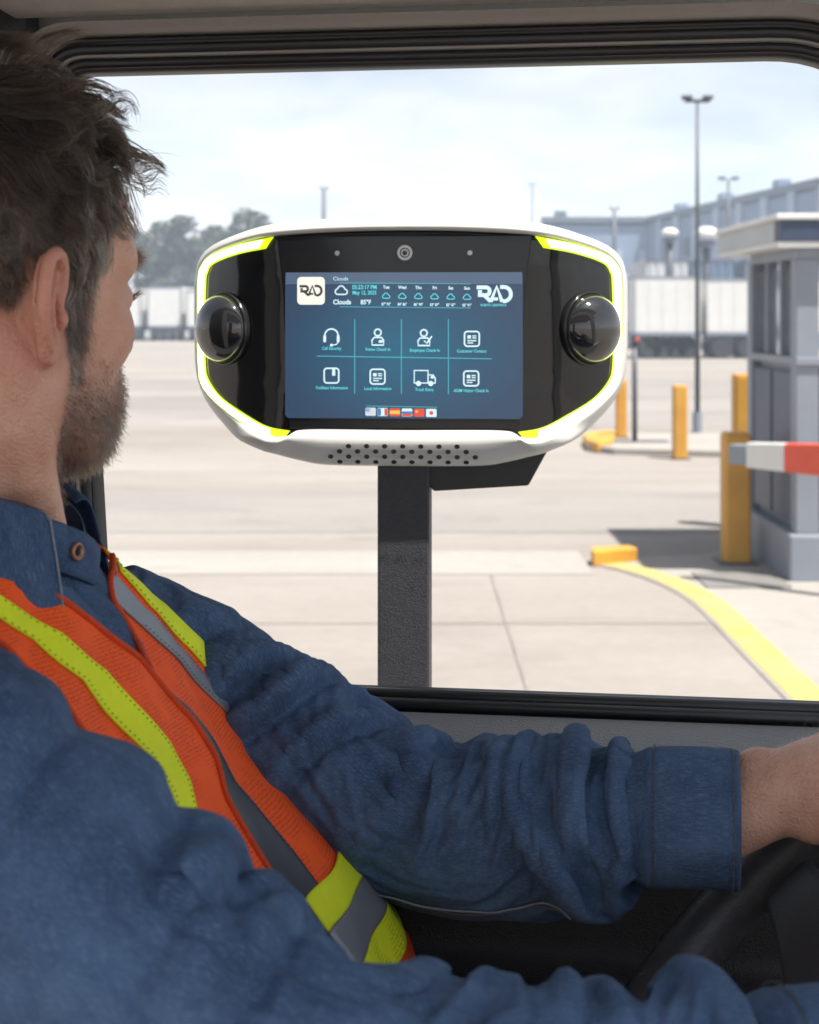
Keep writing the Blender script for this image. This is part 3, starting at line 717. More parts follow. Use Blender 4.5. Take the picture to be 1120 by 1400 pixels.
# perforated grille in the chin
hv = []
for i, (t, ext) in enumerate(((0.42, 60), (0.56, 74), (0.70, 86), (0.84, 74))):
    k = -8
    while k <= 8:
        x = (k + .5 * (i % 2)) * 18.4 / 2 * 2 * MM
        k += 1
        if abs(x) > ext * MM: continue
        zt = (-91.5 * (1 - t) + -129.9 * t) * MM
        # nearest point of the chin surface
        tt = [0.02, .25, .40, .72, .93, 1.0]; yy = [-.004, -.015, -.015, -.0135, -.010, .004]
        y = float(np.interp(t, tt, yy)); sl = float(np.interp(t + .02, tt, yy) - np.interp(t - .02, tt, yy)) / (.04 * .0384)
        nz = Vector((0, -1, -sl)).normalized(); tz = Vector((0, -nz.z, nz.y)) * -1
        c = Vector((x, y, zt + KZ)) + nz * .00025
        n = 14
        hv.append(([tuple(c + Vector((1, 0, 0)) * .0028 * math.cos(6.2832 * j / n) + tz * .0024 * math.sin(6.2832 * j / n)) for j in range(n)], [tuple(range(n))]))
gho = obj('speaker_holes', hv, M_HOLE, kx); gho['kind'] = 'stuff'
# bracket, post, base
obj('bracket', ([(x * MM, y, z * MM + KZ) for y in (.018, .085) for x, z in ((8, -127), (150, -110), (128, -150.5), (30, -157))],
    [(0, 1, 2, 3), (7, 6, 5, 4), (0, 4, 5, 1), (1, 5, 6, 2), (2, 6, 7, 3), (3, 7, 4, 0)]), pmat('bracket_black', (0.03, 0.03, 0.03), .6, var=.1), kx, bevel=.002)
obj('post', box(-.028, .026, .012, .066, 0.02, KZ - .1285), M_POST, kx, bevel=.0025)
bp = obj('base_plate', box(-.13, .13, -.09, .17, 0, .02), M_POST, kx, bevel=.003)
for a in (-.1, .1):
    for b in (-.06, .14): obj('bolt', cyl(a, b, .02, .035, .012, 6), M_SILV, bp)

# ------------------------------------------------------------------ screen contents (display picture built as flat glyphs)
def screen_mat():
    m = bpy.data.materials.new('display'); m.use_nodes = True
    N = m.node_tree.nodes; L = m.node_tree.links; b = N['Principled BSDF']
    b.inputs['Base Color'].default_value = (.01, .012, .016, 1); b.inputs['Roughness'].default_value = .22
    t = N.new('ShaderNodeTexCoord'); mp = N.new('ShaderNodeMapping'); mp.vector_type = 'POINT'
    mp.inputs['Location'].default_value = (0, 0, -(KZ - .012)); 
    L.new(t.outputs['Object'], mp.inputs[0])
    sc = N.new('ShaderNodeVectorMath'); sc.operation = 'MULTIPLY'; sc.inputs[1].default_value = (1 / .13, 0, 1 / .085)
    L.new(mp.outputs[0], sc.inputs[0])
    ln = N.new('ShaderNodeVectorMath'); ln.operation = 'LENGTH'; L.new(sc.outputs[0], ln.inputs[0])
    r = N.new('ShaderNodeValToRGB'); e = r.color_ramp.elements
    e[0].position = 0.0; e[0].color = (.010, .115, .205, 1); e[1].position = 1.0; e[1].color = (.026, .060, .115, 1)
    k = e.new(.55); k.color = (.016, .082, .155, 1)
    L.new(ln.outputs['Value'], r.inputs[0]); L.new(r.outputs[0], b.inputs['Emission Color']); b.inputs['Emission Strength'].default_value = SCR
    return m
SCR = 0.27
M_UIW = emat('ui_white', (.66, .86, .92), SCR * 1.05); M_UIC = emat('ui_cyan', (.10, .66, .72), SCR * 1.05); M_UIL = emat('ui_line', (.05, .42, .50), SCR)
M_UIK = emat('ui_ink', (.03, .03, .03), SCR); M_UICR = emat('ui_cream', (.80, .76, .68), SCR * 1.2); M_UIT = emat('ui_topbar', (.07, .12, .20), SCR)
M_FR = emat('ui_red', (.75, .07, .04), SCR); M_FB = emat('ui_blue', (.04, .18, .5), SCR); M_FY = emat('ui_yellow', (.85, .55, .08), SCR)
SW, SH = .2435, .1485
scr = obj('display_screen', ([(x, -.0042, z + KZ - .0058) for x, z in ((-SW / 2, -SH / 2 + .003), (-SW / 2 + .003, -SH / 2), (SW / 2 - .003, -SH / 2), (SW / 2, -SH / 2 + .003), (SW / 2, SH / 2 - .003), (SW / 2 - .003, SH / 2), (-SW / 2 + .003, SH / 2), (-SW / 2, SH / 2 - .003))], [tuple(range(8))]), screen_mat(), kx)
PXS = SW / 1068.0
def S2(cx, cyy, lift=0):      # layout units of the display picture -> kiosk coordinates
    return ((cx - 549) * PXS, -.0046 - lift * .0001, KZ - .0058 + (352 - cyy) * PXS)
def stroke(pts, w, closed=False, lift=0):
    P = np.array(pts, float); n = len(P); L_, R_ = [], []
    for i in range(n):
        a = P[i - 1] if (i or closed) else P[i]; b = P[(i + 1) % n] if (i < n - 1 or closed) else P[i]
        t = b - a; t /= max(np.linalg.norm(t), 1e-6); nn = np.array([-t[1], t[0]]) * w / 2
        L_.append(P[i] + nn); R_.append(P[i] - nn)
    v = [S2(*p, lift) for p in L_] + [S2(*p, lift) for p in R_]
    m = n if closed else n - 1
    return v, [(i, (i + 1) % n, n + (i + 1) % n, n + i) for i in range(m)]
def arc(cx, cyy, r, a0, a1, n=18, ry=None):
    return [(cx + r * math.cos(R(a)), cyy + (ry or r) * math.sin(R(a))) for a in np.linspace(a0, a1, n)]
def rrect(x0, y0, x1, y1, r):
    return arc(x1 - r, y0 + r, r, -90, 0, 6) + arc(x1 - r, y1 - r, r, 0, 90, 6) + arc(x0 + r, y1 - r, r, 90, 180, 6) + arc(x0 + r, y0 + r, r, 180, 270, 6)
def fill(pts, lift=0): return [S2(*p, lift) for p in pts], [tuple(range(len(pts)))]
def frect(x0, y0, x1, y1, lift=0): return fill([(x0, y0), (x1, y0), (x1, y1), (x0, y1)], lift)
def text(name, body, cx, cyy, size, mat, align='CENTER', squeeze=1.0, bold=0.0):
    c = bpy.data.curves.new('txt', 'FONT'); c.body = body; c.size = 1; c.align_x = align; c.offset = bold; c.resolution_u = 3
    t = bpy.data.objects.new('txt', c); COL.objects.link(t)
    dg = bpy.context.evaluated_depsgraph_get(); dg.update()
    me = bpy.data.meshes.new_from_object(t.evaluated_get(dg))
    bpy.data.objects.remove(t); bpy.data.curves.remove(c)
    for v in me.vertices:
        v.co = S2(cx + v.co.x * size * squeeze, cyy - v.co.y * size, 1)
    me.name = name; me.materials.clear(); me.materials.append(mat)
    o = bpy.data.objects.new(name, me); COL.objects.link(o); o.parent = scr
    return o
def ui(name, shapes, mat): return obj(name, shapes, mat, scr, fix=False)
ui('top_bar', frect(18, 22, 1080, 75), M_UIT)
ui('logo_tile', fill(rrect(70, 42, 195, 167, 18), 1), M_UICR)
def rad_logo(x0, y0, w, h, sw, mat, name):
    s = []
    X = lambda t: x0 + t * w; Y = lambda t: y0 + t * h
    s.append(stroke([(X(-.02), Y(.08)), (X(.27), Y(.08))] + [(X(.27 + .10 * math.sin(R(a))), Y(.32 - .24 * math.cos(R(a)))) for a in range(0, 181, 20)] + [(X(.02), Y(.56))], sw, lift=2))
    s.append(stroke([(X(.20), Y(.56)), (X(.40), Y(.95))], sw, lift=2))
    s.append(stroke([(X(.02), Y(.34)), (X(.14), Y(.34))], sw * .8, lift=2))
    s.append(stroke([(X(.40), Y(.98)), (X(.58), Y(.04)), (X(.74), Y(.98))], sw, lift=2))
    s.append(stroke([(X(.44), Y(.80)), (X(.62), Y(.80))], sw * .8, lift=2))
    s.append(stroke([(X(.68), Y(.06)), (X(.80), Y(.06))] + [(X(.80 + .20 * math.sin(R(a))), Y(.50 - .44 * math.cos(R(a)))) for a in range(0, 181, 15)] + [(X(.76), Y(.94))], sw, lift=2))
    return ui(name, s, mat)
rad_logo(82, 80, 98, 48, 11, M_UIK, 'tile_logo')
rad_logo(880, 84, 150, 72, 17, M_UIW, 'corner_logo')
text('corner_caption', 'ROBOTIC ASSISTANCE', 952, 174, 15, M_UIC, squeeze=.75, bold=.02)
text('weather_heading', 'Clouds', 232, 58, 24, M_UIW, 'LEFT')
ui('weather_rule', stroke([(262, 68), (850, 74)], 3, lift=1), M_UIL); ui('weather_rule', stroke([(262, 176), (850, 182)], 3, lift=1), M_UIL)
def cloud(cx, cyy, s):
    return arc(cx - .28 * s, cyy + .08 * s, .22 * s, 90, 250, 8) + arc(cx - .02 * s, cyy - .10 * s, .28 * s, 200, 340, 9) + arc(cx + .28 * s, cyy + .10 * s, .20 * s, -80, 90, 8)
ui('cloud_icon', stroke(cloud(270, 104, 56), 6, True, 1), M_UIW)
text('clock_text', '05:23:17 PM', 374, 97, 26, M_UIC, squeeze=.86, bold=.02); text('date_text', 'May 12, 2025', 374, 121, 24, M_UIC, squeeze=.84, bold=.02)
text('weather_text', 'Clouds', 232, 165, 30, M_UIW, 'LEFT', squeeze=.95, bold=.03); text('temperature_text', '85°F', 380, 165, 28, M_UIW, squeeze=.9, bold=.03)
for i, (d, tt) in enumerate(zip(('Tue', 'Wed', 'Thu', 'Fri', 'Sat', 'Sun'), ('87° 92°', '84° 86°', '86° 90°', '83° 87°', '82° 87°', '85° 91°'))):
    x = 472 + i * 72.5
    text('day_text', d, x, 95 + i, 20, M_UIW, squeeze=.9, bold=.03); text('forecast_text', tt, x, 170 + i, 17, M_UIW, squeeze=.8, bold=.03)
    ui('cloud_icon', stroke(cloud(x, 128 + i, 34), 4, True, 1), M_UIC)
for x in (330, 540, 751): ui('grid_line', stroke([(x, 232), (x, 400), (x, 568)], 4, lift=1), M_UIL)
ui('grid_line', stroke([(160, 398), (945, 409)], 4, lift=2), M_UIL)
# icons
I = []
hx, hy = 225, 312
ui('headset_icon', [stroke(arc(hx, hy - 6, 30, 180, 360), 7, lift=1), fill(rrect(hx - 37, hy - 8, hx - 24, hy + 24, 5), 1), fill(rrect(hx + 24, hy - 8, hx + 37, hy + 24, 5), 1), stroke([(hx + 31, hy + 22), (hx + 22, hy + 34), (hx + 2, hy + 37)], 5, lift=1), fill(arc(hx, hy + 37, 7, 0, 330, 10), 2)], M_UIW)
def person_icon(px_, py_, extra, name):
    ui(name, [stroke(arc(px_, py_ - 20, 15, 0, 345), 7, True, 1), stroke([(px_ - 26, py_ + 36), (px_ - 26, py_ + 14), (px_ - 16, py_ + 2), (px_ + 16, py_ + 2), (px_ + 26, py_ + 14), (px_ + 26, py_ + 36)], 7, True, 1)] + extra, M_UIW)
person_icon(434, 312, [fill(rrect(438, 326, 456, 338, 3), 2)], 'visitor_icon')
person_icon(641, 314, [stroke([(642, 328), (654, 340), (677, 308)], 7, lift=2)], 'employee_icon')
def doc_icon(x, y, name, pic):
    s = [stroke(rrect(x - 33, y - 33, x + 33, y + 33, 13), 7, True, 1), frect(x - 20, y - 16, x - 4, y - 1, 1)]
    for k in range(2): s.append(stroke([(x + 2, y - 13 + k * 9), (x + 20, y - 13 + k * 9)], 5, lift=1))
    for k in range(2): s.append(stroke([(x - 20, y + 8 + k * 10), (x + (20 - 14 * k), y + 8 + k * 10)], 5, lift=1))
    ui(name, s, M_UIW)
doc_icon(856, 320, 'contact_icon', 0); doc_icon(433, 490, 'local_icon', 0); doc_icon(853, 497, 'visitor_form_icon', 1)
ui('facility_icon', [stroke(rrect(192, 453, 258, 519, 13), 7, True, 1), frect(228, 456, 242, 486, 1)], M_UIW)
ui('truck_icon', [stroke([(598, 462), (660, 462), (660, 518), (598, 518)], 7, True, 1), stroke([(660, 482), (682, 482), (692, 498), (692, 518), (660, 518)], 7, True, 1), fill(arc(617, 520, 12, 0, 340, 12), 2), fill(arc(672, 520, 12, 0, 340, 12), 2), frect(672, 486, 684, 498, 2)], M_UIW)
for b_, x, y in (('Call Security', 225, 370), ('Visitor Check In', 434, 374), ('Employee Check In', 645, 378), ('Customer Contact', 855, 381), ('Facilities Information', 227, 547), ('Local Information', 434, 550), ('Truck Entry', 643, 554), ('ADM Visitor Check In', 853, 558)):
    text('menu_text', b_, x, y, 20, M_UIC, squeeze=.86, bold=.015)
ui('flag_rule', stroke([(380, 622), (700, 626)], 3, lift=1), M_UIL)
for i in range(6):
    x0, y0, x1, y1 = 378 + i * 54.6, 630 + i * .8, 425 + i * 54.6, 666 + i * .8
    f = ui('flag', fill(rrect(x0, y0, x1, y1, 5), 1), (M_UIW, M_UIW, M_FR, M_UIW, M_FR, M_UIW)[i])
    w, h = x1 - x0, y1 - y0
    def fp(name, sh, mat): ui(name, sh, mat)
    if i == 0:
        for k in range(4): fp('flag_stripe', frect(x0 + 1, y0 + 4 + k * 9, x1 - 1, y0 + 7 + k * 9, 2), emat('ui_pale_red', (.5, .30, .32), SCR))
        fp('flag_canton', frect(x0 + 1, y0 + 2, x0 + w * .42, y0 + h * .5, 3), emat('ui_pale_blue', (.25, .36, .6), SCR))
    if i == 1:
        fp('flag_stripe', frect(x0 + 1, y0 + 2, x0 + w * .33, y1 - 2, 2), M_FB); fp('flag_stripe', frect(x0 + w * .67, y0 + 2, x1 - 1, y1 - 2, 2), M_FR)
    if i == 2: fp('flag_stripe', frect(x0 + .5, y0 + h * .28, x1 - .5, y0 + h * .72, 2), M_FY)
    if i == 3:
        fp('flag_stripe', frect(x0 + .5, y0 + h * .36, x1 - .5, y0 + h * .66, 2), M_FB); fp('flag_stripe', frect(x0 + 2, y0 + h * .66, x1 - 2, y1 - 1, 2), M_FR)
    if i == 4: fp('flag_star', fill(arc(x0 + w * .27, y0 + h * .36, 6, 0, 330, 8), 2), M_FY)
    if i == 5: fp('flag_disc', fill(arc(x0 + w * .5, y0 + h * .5, 9, 0, 345, 16), 2), M_FR)
# ================================================================== driver
def surface_nets(F, org, h):
    F = F.astype(np.float32); S = F < 0
    nx, ny, nz = F.shape
    cnt = np.zeros((nx - 1, ny - 1, nz - 1), np.float32); acc = np.zeros((nx - 1, ny - 1, nz - 1, 3), np.float32)
    def sl(o, ax): return slice(o, F.shape[ax] - 1 + o)
    for ax in range(3):
        b, c = [a for a in range(3) if a != ax]
        for ob in (0, 1):
            for oc in (0, 1):
                o0 = [0, 0, 0]; o0[b] = ob; o0[c] = oc
                o1 = list(o0); o1[ax] = 1
                f0 = F[sl(o0[0], 0), sl(o0[1], 1), sl(o0[2], 2)]; f1 = F[sl(o1[0], 0), sl(o1[1], 1), sl(o1[2], 2)]
                m = (f0 < 0) != (f1 < 0)
                idx = np.nonzero(m)
                t = f0[idx] / (f0[idx] - f1[idx])
                p = np.zeros((len(t), 3), np.float32); p[:, ax] = t; p[:, b] = ob; p[:, c] = oc
                acc[idx] += p; cnt[idx] += 1
    cells = np.nonzero(cnt > 0)
    V = acc[cells] / cnt[cells][:, None] + np.stack(cells, 1)
    ids = np.full(cnt.shape, -1, np.int64); ids[cells] = np.arange(len(V))
    faces = []
    for ax in range(3):
        b, c = [(1, 2), (2, 0), (0, 1)][ax]
        lo = [slice(None)] * 3; hi = [slice(None)] * 3
        lo[ax] = slice(0, F.shape[ax] - 1); hi[ax] = slice(1, None)
        a0 = S[tuple(lo)]; a1 = S[tuple(hi)]
        e = np.stack(np.nonzero(a0 != a1), 1)
        ok = (e[:, b] > 0) & (e[:, c] > 0) & (e[:, b] < F.shape[b] - 1) & (e[:, c] < F.shape[c] - 1)
        e = e[ok]; inside0 = a0[tuple(e.T)]
        q = []
        for db, dc in ((-1, -1), (0, -1), (0, 0), (-1, 0)):
            k = e.copy(); k[:, b] += db; k[:, c] += dc; q.append(ids[tuple(k.T)])
        q = np.stack(q, 1); q[~inside0] = q[~inside0][:, ::-1]
        faces.append(q)
    Fc = np.concatenate(faces)
    return V * h + np.asarray(org, np.float32), Fc
def smin(a, b, k):
    h = np.clip(0.5 + 0.5 * (b - a) / k, 0, 1); return b * (1 - h) + a * h - k * h * (1 - h)
def smax(a, b, k): return -smin(-a, -b, k)
def sd_ell(P, c, r):
    q0 = (P[0] - c[0]); q1 = (P[1] - c[1]); q2 = (P[2] - c[2])
    k0 = np.sqrt((q0 / r[0]) ** 2 + (q1 / r[1]) ** 2 + (q2 / r[2]) ** 2); k1 = np.sqrt((q0 / r[0] ** 2) ** 2 + (q1 / r[1] ** 2) ** 2 + (q2 / r[2] ** 2) ** 2)
    return k0 * (k0 - 1) / np.maximum(k1, 1e-6)
def sd_cap(P, a, b, ra, rb):
    a = np.asarray(a, np.float32); b = np.asarray(b, np.float32); d = b - a; L2 = float(d @ d)
    q = [P[i] - a[i] for i in range(3)]
    t = np.clip((q[0] * d[0] + q[1] * d[1] + q[2] * d[2]) / max(L2, 1e-9), 0, 1)
    return np.sqrt((q[0] - d[0] * t) ** 2 + (q[1] - d[1] * t) ** 2 + (q[2] - d[2] * t) ** 2) - (ra + (rb - ra) * t)
def sd_chain(P, pts, rad):
    out = None
    for i in range(len(pts) - 1):
        s = sd_cap(P, pts[i], pts[i + 1], rad[i], rad[i + 1]); out = s if out is None else np.minimum(out, s)
    return out
def sgrid(lo, hi, h):
    ax = [np.arange(lo[i], hi[i], h, dtype=np.float32) for i in range(3)]
    return np.meshgrid(*ax, indexing='ij')
def laplace(V, F, it=2, lam=.5):
    e = np.concatenate([F[:, [0, 1]], F[:, [1, 2]], F[:, [2, 3]], F[:, [3, 0]]])
    for _ in range(it):
        acc = np.zeros_like(V); n = np.zeros(len(V))
        np.add.at(acc, e[:, 0], V[e[:, 1]]); np.add.at(n, e[:, 0], 1)
        np.add.at(acc, e[:, 1], V[e[:, 0]]); np.add.at(n, e[:, 1], 1)
        V = V * (1 - lam) + lam * acc / np.maximum(n, 1)[:, None]
    return V
def vnormals(V, F):
    n = np.cross(V[F[:, 2]] - V[F[:, 0]], V[F[:, 3]] - V[F[:, 1]]); o = np.zeros_like(V)
    for k in range(4): np.add.at(o, F[:, k], n)
    return o / np.maximum(np.linalg.norm(o, axis=1), 1e-9)[:, None]

# ------------------------------------------------------------------ skeleton (metres, world)
HC = np.array([-.268, .908, 2.006])                # between the ear canals
HPHI = R(54.5)
HF = np.array([math.cos(HPHI), math.sin(HPHI), 0]); HL = np.array([-math.sin(HPHI), math.cos(HPHI), 0]); HU = np.array([0, 0, 1.0])
def h2w(p): p = np.asarray(p); return HC + p[..., 0:1] * HF + p[..., 1:2] * HL + p[..., 2:3] * HU
def w2h(p): p = np.asarray(p) - HC; return np.stack([p @ HF, p @ HL, p @ HU], -1)
SH_L, EL_L, WR_L = np.array([-.215, 1.085, 1.742]), np.array([-.006, 1.045, 1.640]), np.array([.222, .985, 1.664])
SH_R, EL_R, WR_R = np.array([-.276, .735, 1.786]), np.array([-.035, .630, 1.655]), np.array([.215, .655, 1.645])
TF = np.array([math.cos(R(12)), -math.sin(R(12)), 0]); TL = np.array([math.sin(R(12)), math.cos(R(12)), 0])
# torso rings: z, centre x, centre y, half depth, half width
TR_ = np.array([(1.30, -.16, .935, .150, .185), (1.45, -.155, .940, .165, .190), (1.56, -.181, .945, .170, .195), (1.637, -.224, .948, .160, .195), (1.70, -.266, .949, .140, .195),
                (1.77, -.282, .944, .115, .185), (1.80, -.284, .939, .098, .158), (1.83, -.286, .932, .080, .110), (1.86, -.288, .926, .066, .076)])
def torso(z, th, off=0.0):
    z = np.asarray(z, float); th = np.asarray(th, float)
    g = [np.interp(z, TR_[:, 0], TR_[:, k]) for k in range(1, 5)]
    n = 2.5
    c, s = np.cos(th), np.sin(th)
    r = (np.abs(c) ** n + np.abs(s) ** n) ** (-1 / n)
    a, b = r * c * (g[2] + off), r * s * (g[3] + off)
    return np.stack([g[0] + a * TF[0] + b * TL[0], g[1] + a * TF[1] + b * TL[1], z + 0 * a], -1)

# ------------------------------------------------------------------ skin mesh: head, neck, chest, fore-arms and hands
M_SKIN = pmat('skin', (0.73, 0.44, 0.335), 0.45, var=0.0, var_color=(0.61, 0.315, 0.215), vscale=38, bump=0.8, bscale=480, sss=0.12, spec=0.4)
def head_sdf(P):
    X, Y, Z = P; A = np.abs(Y); Q = (X, A, Z)
    d = sd_ell(P, (-.012, 0, .049), (.100, .0765, .094))
    d = smin(d, sd_ell(P, (.038, 0, .055), (.056, .064, .056)), .03)
    d = smin(d, sd_ell(P, (.040, 0, -.022), (.052, .058, .072)), .03)
    d = smin(d, sd_chain(Q, [(.000, .058, -.030), (.006, .056, -.058), (.046, .036, -.083), (.072, .010, -.088)], [.014, .017, .018, .018]), .028)
    d = smin(d, sd_ell(P, (.070, 0, -.083), (.022, .024, .020)), .018)
    d = smin(d, sd_ell(Q, (.056, .043, -.018), (.026, .021, .022)), .022)
    d = smin(d, sd_chain(Q, [(.092, .004, .026), (.087, .030, .034), (.070, .054, .028)], [.010, .0115, .009]), .016)
    d = smin(d, sd_ell(P, (.080, 0, -.058), (.026, .033, .030)), .02)
    d = smax(d, -sd_ell(Q, (.100, .033, .006), (.017, .018, .013)), .012)
    d = smin(d, sd_ell(Q, (.079, .032, .005), (.0150, .0165, .0135)), .005)
    d = smin(d, sd_chain(P, [(.092, 0, .018), (.104, 0, -.006), (.1170, 0, -.026)], [.0075, .0088, .0105]), .012)
    d = smin(d, sd_ell(Q, (.102, .0125, -.031), (.0110, .0080, .0080)), .006)
    d = smin(d, sd_chain(Q, [(.1055, .000, -.055), (.1000, .015, -.057), (.090, .026, -.060)], [.0060, .0055, .003]), .006)
    d = smin(d, sd_chain(Q, [(.1040, .000, -.066), (.0990, .014, -.0655), (.090, .024, -.061)], [.0065, .0055, .003]), .005)
    # neck and nape muscles
    nb = w2h(np.array([-.292, .930, 1.80]))
    nk = sd_chain(P, [(-.030, 0, -.02), (-.034, 0, -.06), tuple(nb + np.array([0, 0, .06])), tuple(nb)], [.056, .055, .057, .066])
    d = smin(d, nk, .03)
    d = smin(d, sd_chain(Q, [(-.022, .060, -.035), tuple(nb * np.array([.4, 0, .5]) + np.array([.0, .050, 0])), tuple(np.array([nb[0] + .05, .016, nb[2] + .03]))], [.013, .013, .010]), .02)
    d = smin(d, sd_ell(P, (nb[0] + .058, nb[1], nb[2] + .095), (.016, .014, .022)), .03)
    # ears (both)
    e1 = np.array([.90, -.43]); c0 = np.array([-.014, .0825, -.003])
    u = (X - c0[0]) * e1[0] + (A - c0[1]) * e1[1]; v = (X - c0[0]) * .43 + (A - c0[1]) * .90; w = Z - c0[2]
    E = (u, v, w)
    ear = sd_ell(E, (-.003, -.001, .004), (.0165, .0034, .0295))
    ear = smin(ear, sd_ell(E, (.002, -.001, -.0235), (.0088, .0040, .0100)), .008)
    ear = smin(ear, sd_ell(E, (.003, -.007, .0), (.012, .010, .018)), .008)
    ear = smax(ear, -sd_ell(E, (.0035, .0055, -.003), (.0088, .0100, .0130)), .002)
    hel = [(.009, .002, .003), (.0135, .0025, .015), (.0090, .0040, .0275), (-.003, .0055, .0325), (-.0140, .006, .0270), (-.0195, .006, .0130), (-.0190, .005, -.001), (-.0130, .004, -.0140), (-.0060, .003, -.0230)]
    hel = [tuple(p) for p in catmull(hel, 18)]
    ear = smin(ear, sd_chain(E, hel, list(np.interp(np.arange(18), [0, 5, 12, 17], [.0030, .0042, .0040, .0030]))), .002)
    anti = [tuple(p) for p in catmull([(.003, .002, .021), (-.006, .004, .012), (-.0095, .0045, .000), (-.0060, .004, -.010), (.000, .003, -.0150)], 10)]
    ear = smin(ear, sd_chain(E, anti, [.0032] * 10), .002)
    ear = smin(ear, sd_ell(E, (.0105, .003, -.006), (.0042, .0042, .0058)), .004)
    return smin(d, ear, .005)
Pg = sgrid((-.125, -.108, -.235), (.145, .108, .155), .0019)
Hd = head_sdf(Pg)
Hv, Hf = surface_nets(Hd, (-.125, -.108, -.235), .0019); del Pg, Hd
Hv = laplace(Hv.astype(float), Hf, 1, .5)
Hn = vnormals(Hv, Hf)
HvW = h2w(Hv)

# hands closed on a rim: local frame X along the fore-arm (towards the fingers), Y towards the thumb side, Z = back of the hand
def hand_sdf(P, curl=1.0):
    d = sd_chain(P, [(-.075, 0, 0), (-.05, 0, 0), (-.02, 0, 0), (.012, 0, 0)], [.027, .028, .0262, .025])
    d = smin(d, sd_ell(P, (.05, .002, .000), (.046, .040, .0165)), .022)
    d = smin(d, sd_ell(P, (.030, .026, -.010), (.034, .019, .017)), .015)
    lens = [(.030, .022, .020), (.040, .026, .022), (.044, .028, .022), (.040, .025, .021)]
    for k, y in enumerate((-.030, -.0105, .0095, .0295)):
        l = lens[k]; r0 = (.0082, .0092, .0096, .0093)[k]
        base = np.array([.086 - .006 * abs(k - 2) - (.006 if k == 0 else 0), y, .003])
        p = [base]; a = R(-38) * curl
        for i, L_ in enumerate(l):
            p.append(p[-1] + L_ * np.array([math.cos(a), 0, math.sin(a)])); a += R((-72, -62, 0)[i]) * curl
        d = smin(d, sd_chain(P, [tuple(q) for q in p], [r0 * 1.08, r0, r0 * .93, r0 * .82]), .006)
        d = smin(d, sd_ell(P, tuple(base + np.array([0, 0, .004])), (.011, .0095, .008)), .008)
    d = smin(d, sd_chain(P, [(.028, .034, -.012), (.058, .050, -.030), (.078, .046, -.050), (.088, .034, -.066)], [.0150, .0125, .0108, .0088]), .010)
    # tendons and ulna knob
    d = smin(d, sd_ell(P, (-.012, -.021, .014), (.014, .010, .010)), .010)
    d = smin(d, sd_chain(P, [(.0, .006, .0225), (.045, .006, .0165), (.082, .0095, .0080)], [.002, .002, .002]), .010)
    return d
def make_hand(wrist, fwd, back, mirror=1):
    Pg = sgrid((-.115, -.062, -.105), (.16, .085, .052), .0024)
    V, F = surface_nets(hand_sdf(Pg), (-.115, -.062, -.105), .0024)
    V = laplace(V.astype(float), F, 2, .5)
    f = fwd / np.linalg.norm(fwd); b = back - f * (back @ f); b /= np.linalg.norm(b); y = np.cross(b, f) * mirror
    if mirror < 0: F = F[:, ::-1]
    return wrist + V[:, 0:1] * f + V[:, 1:2] * y + V[:, 2:3] * b, F
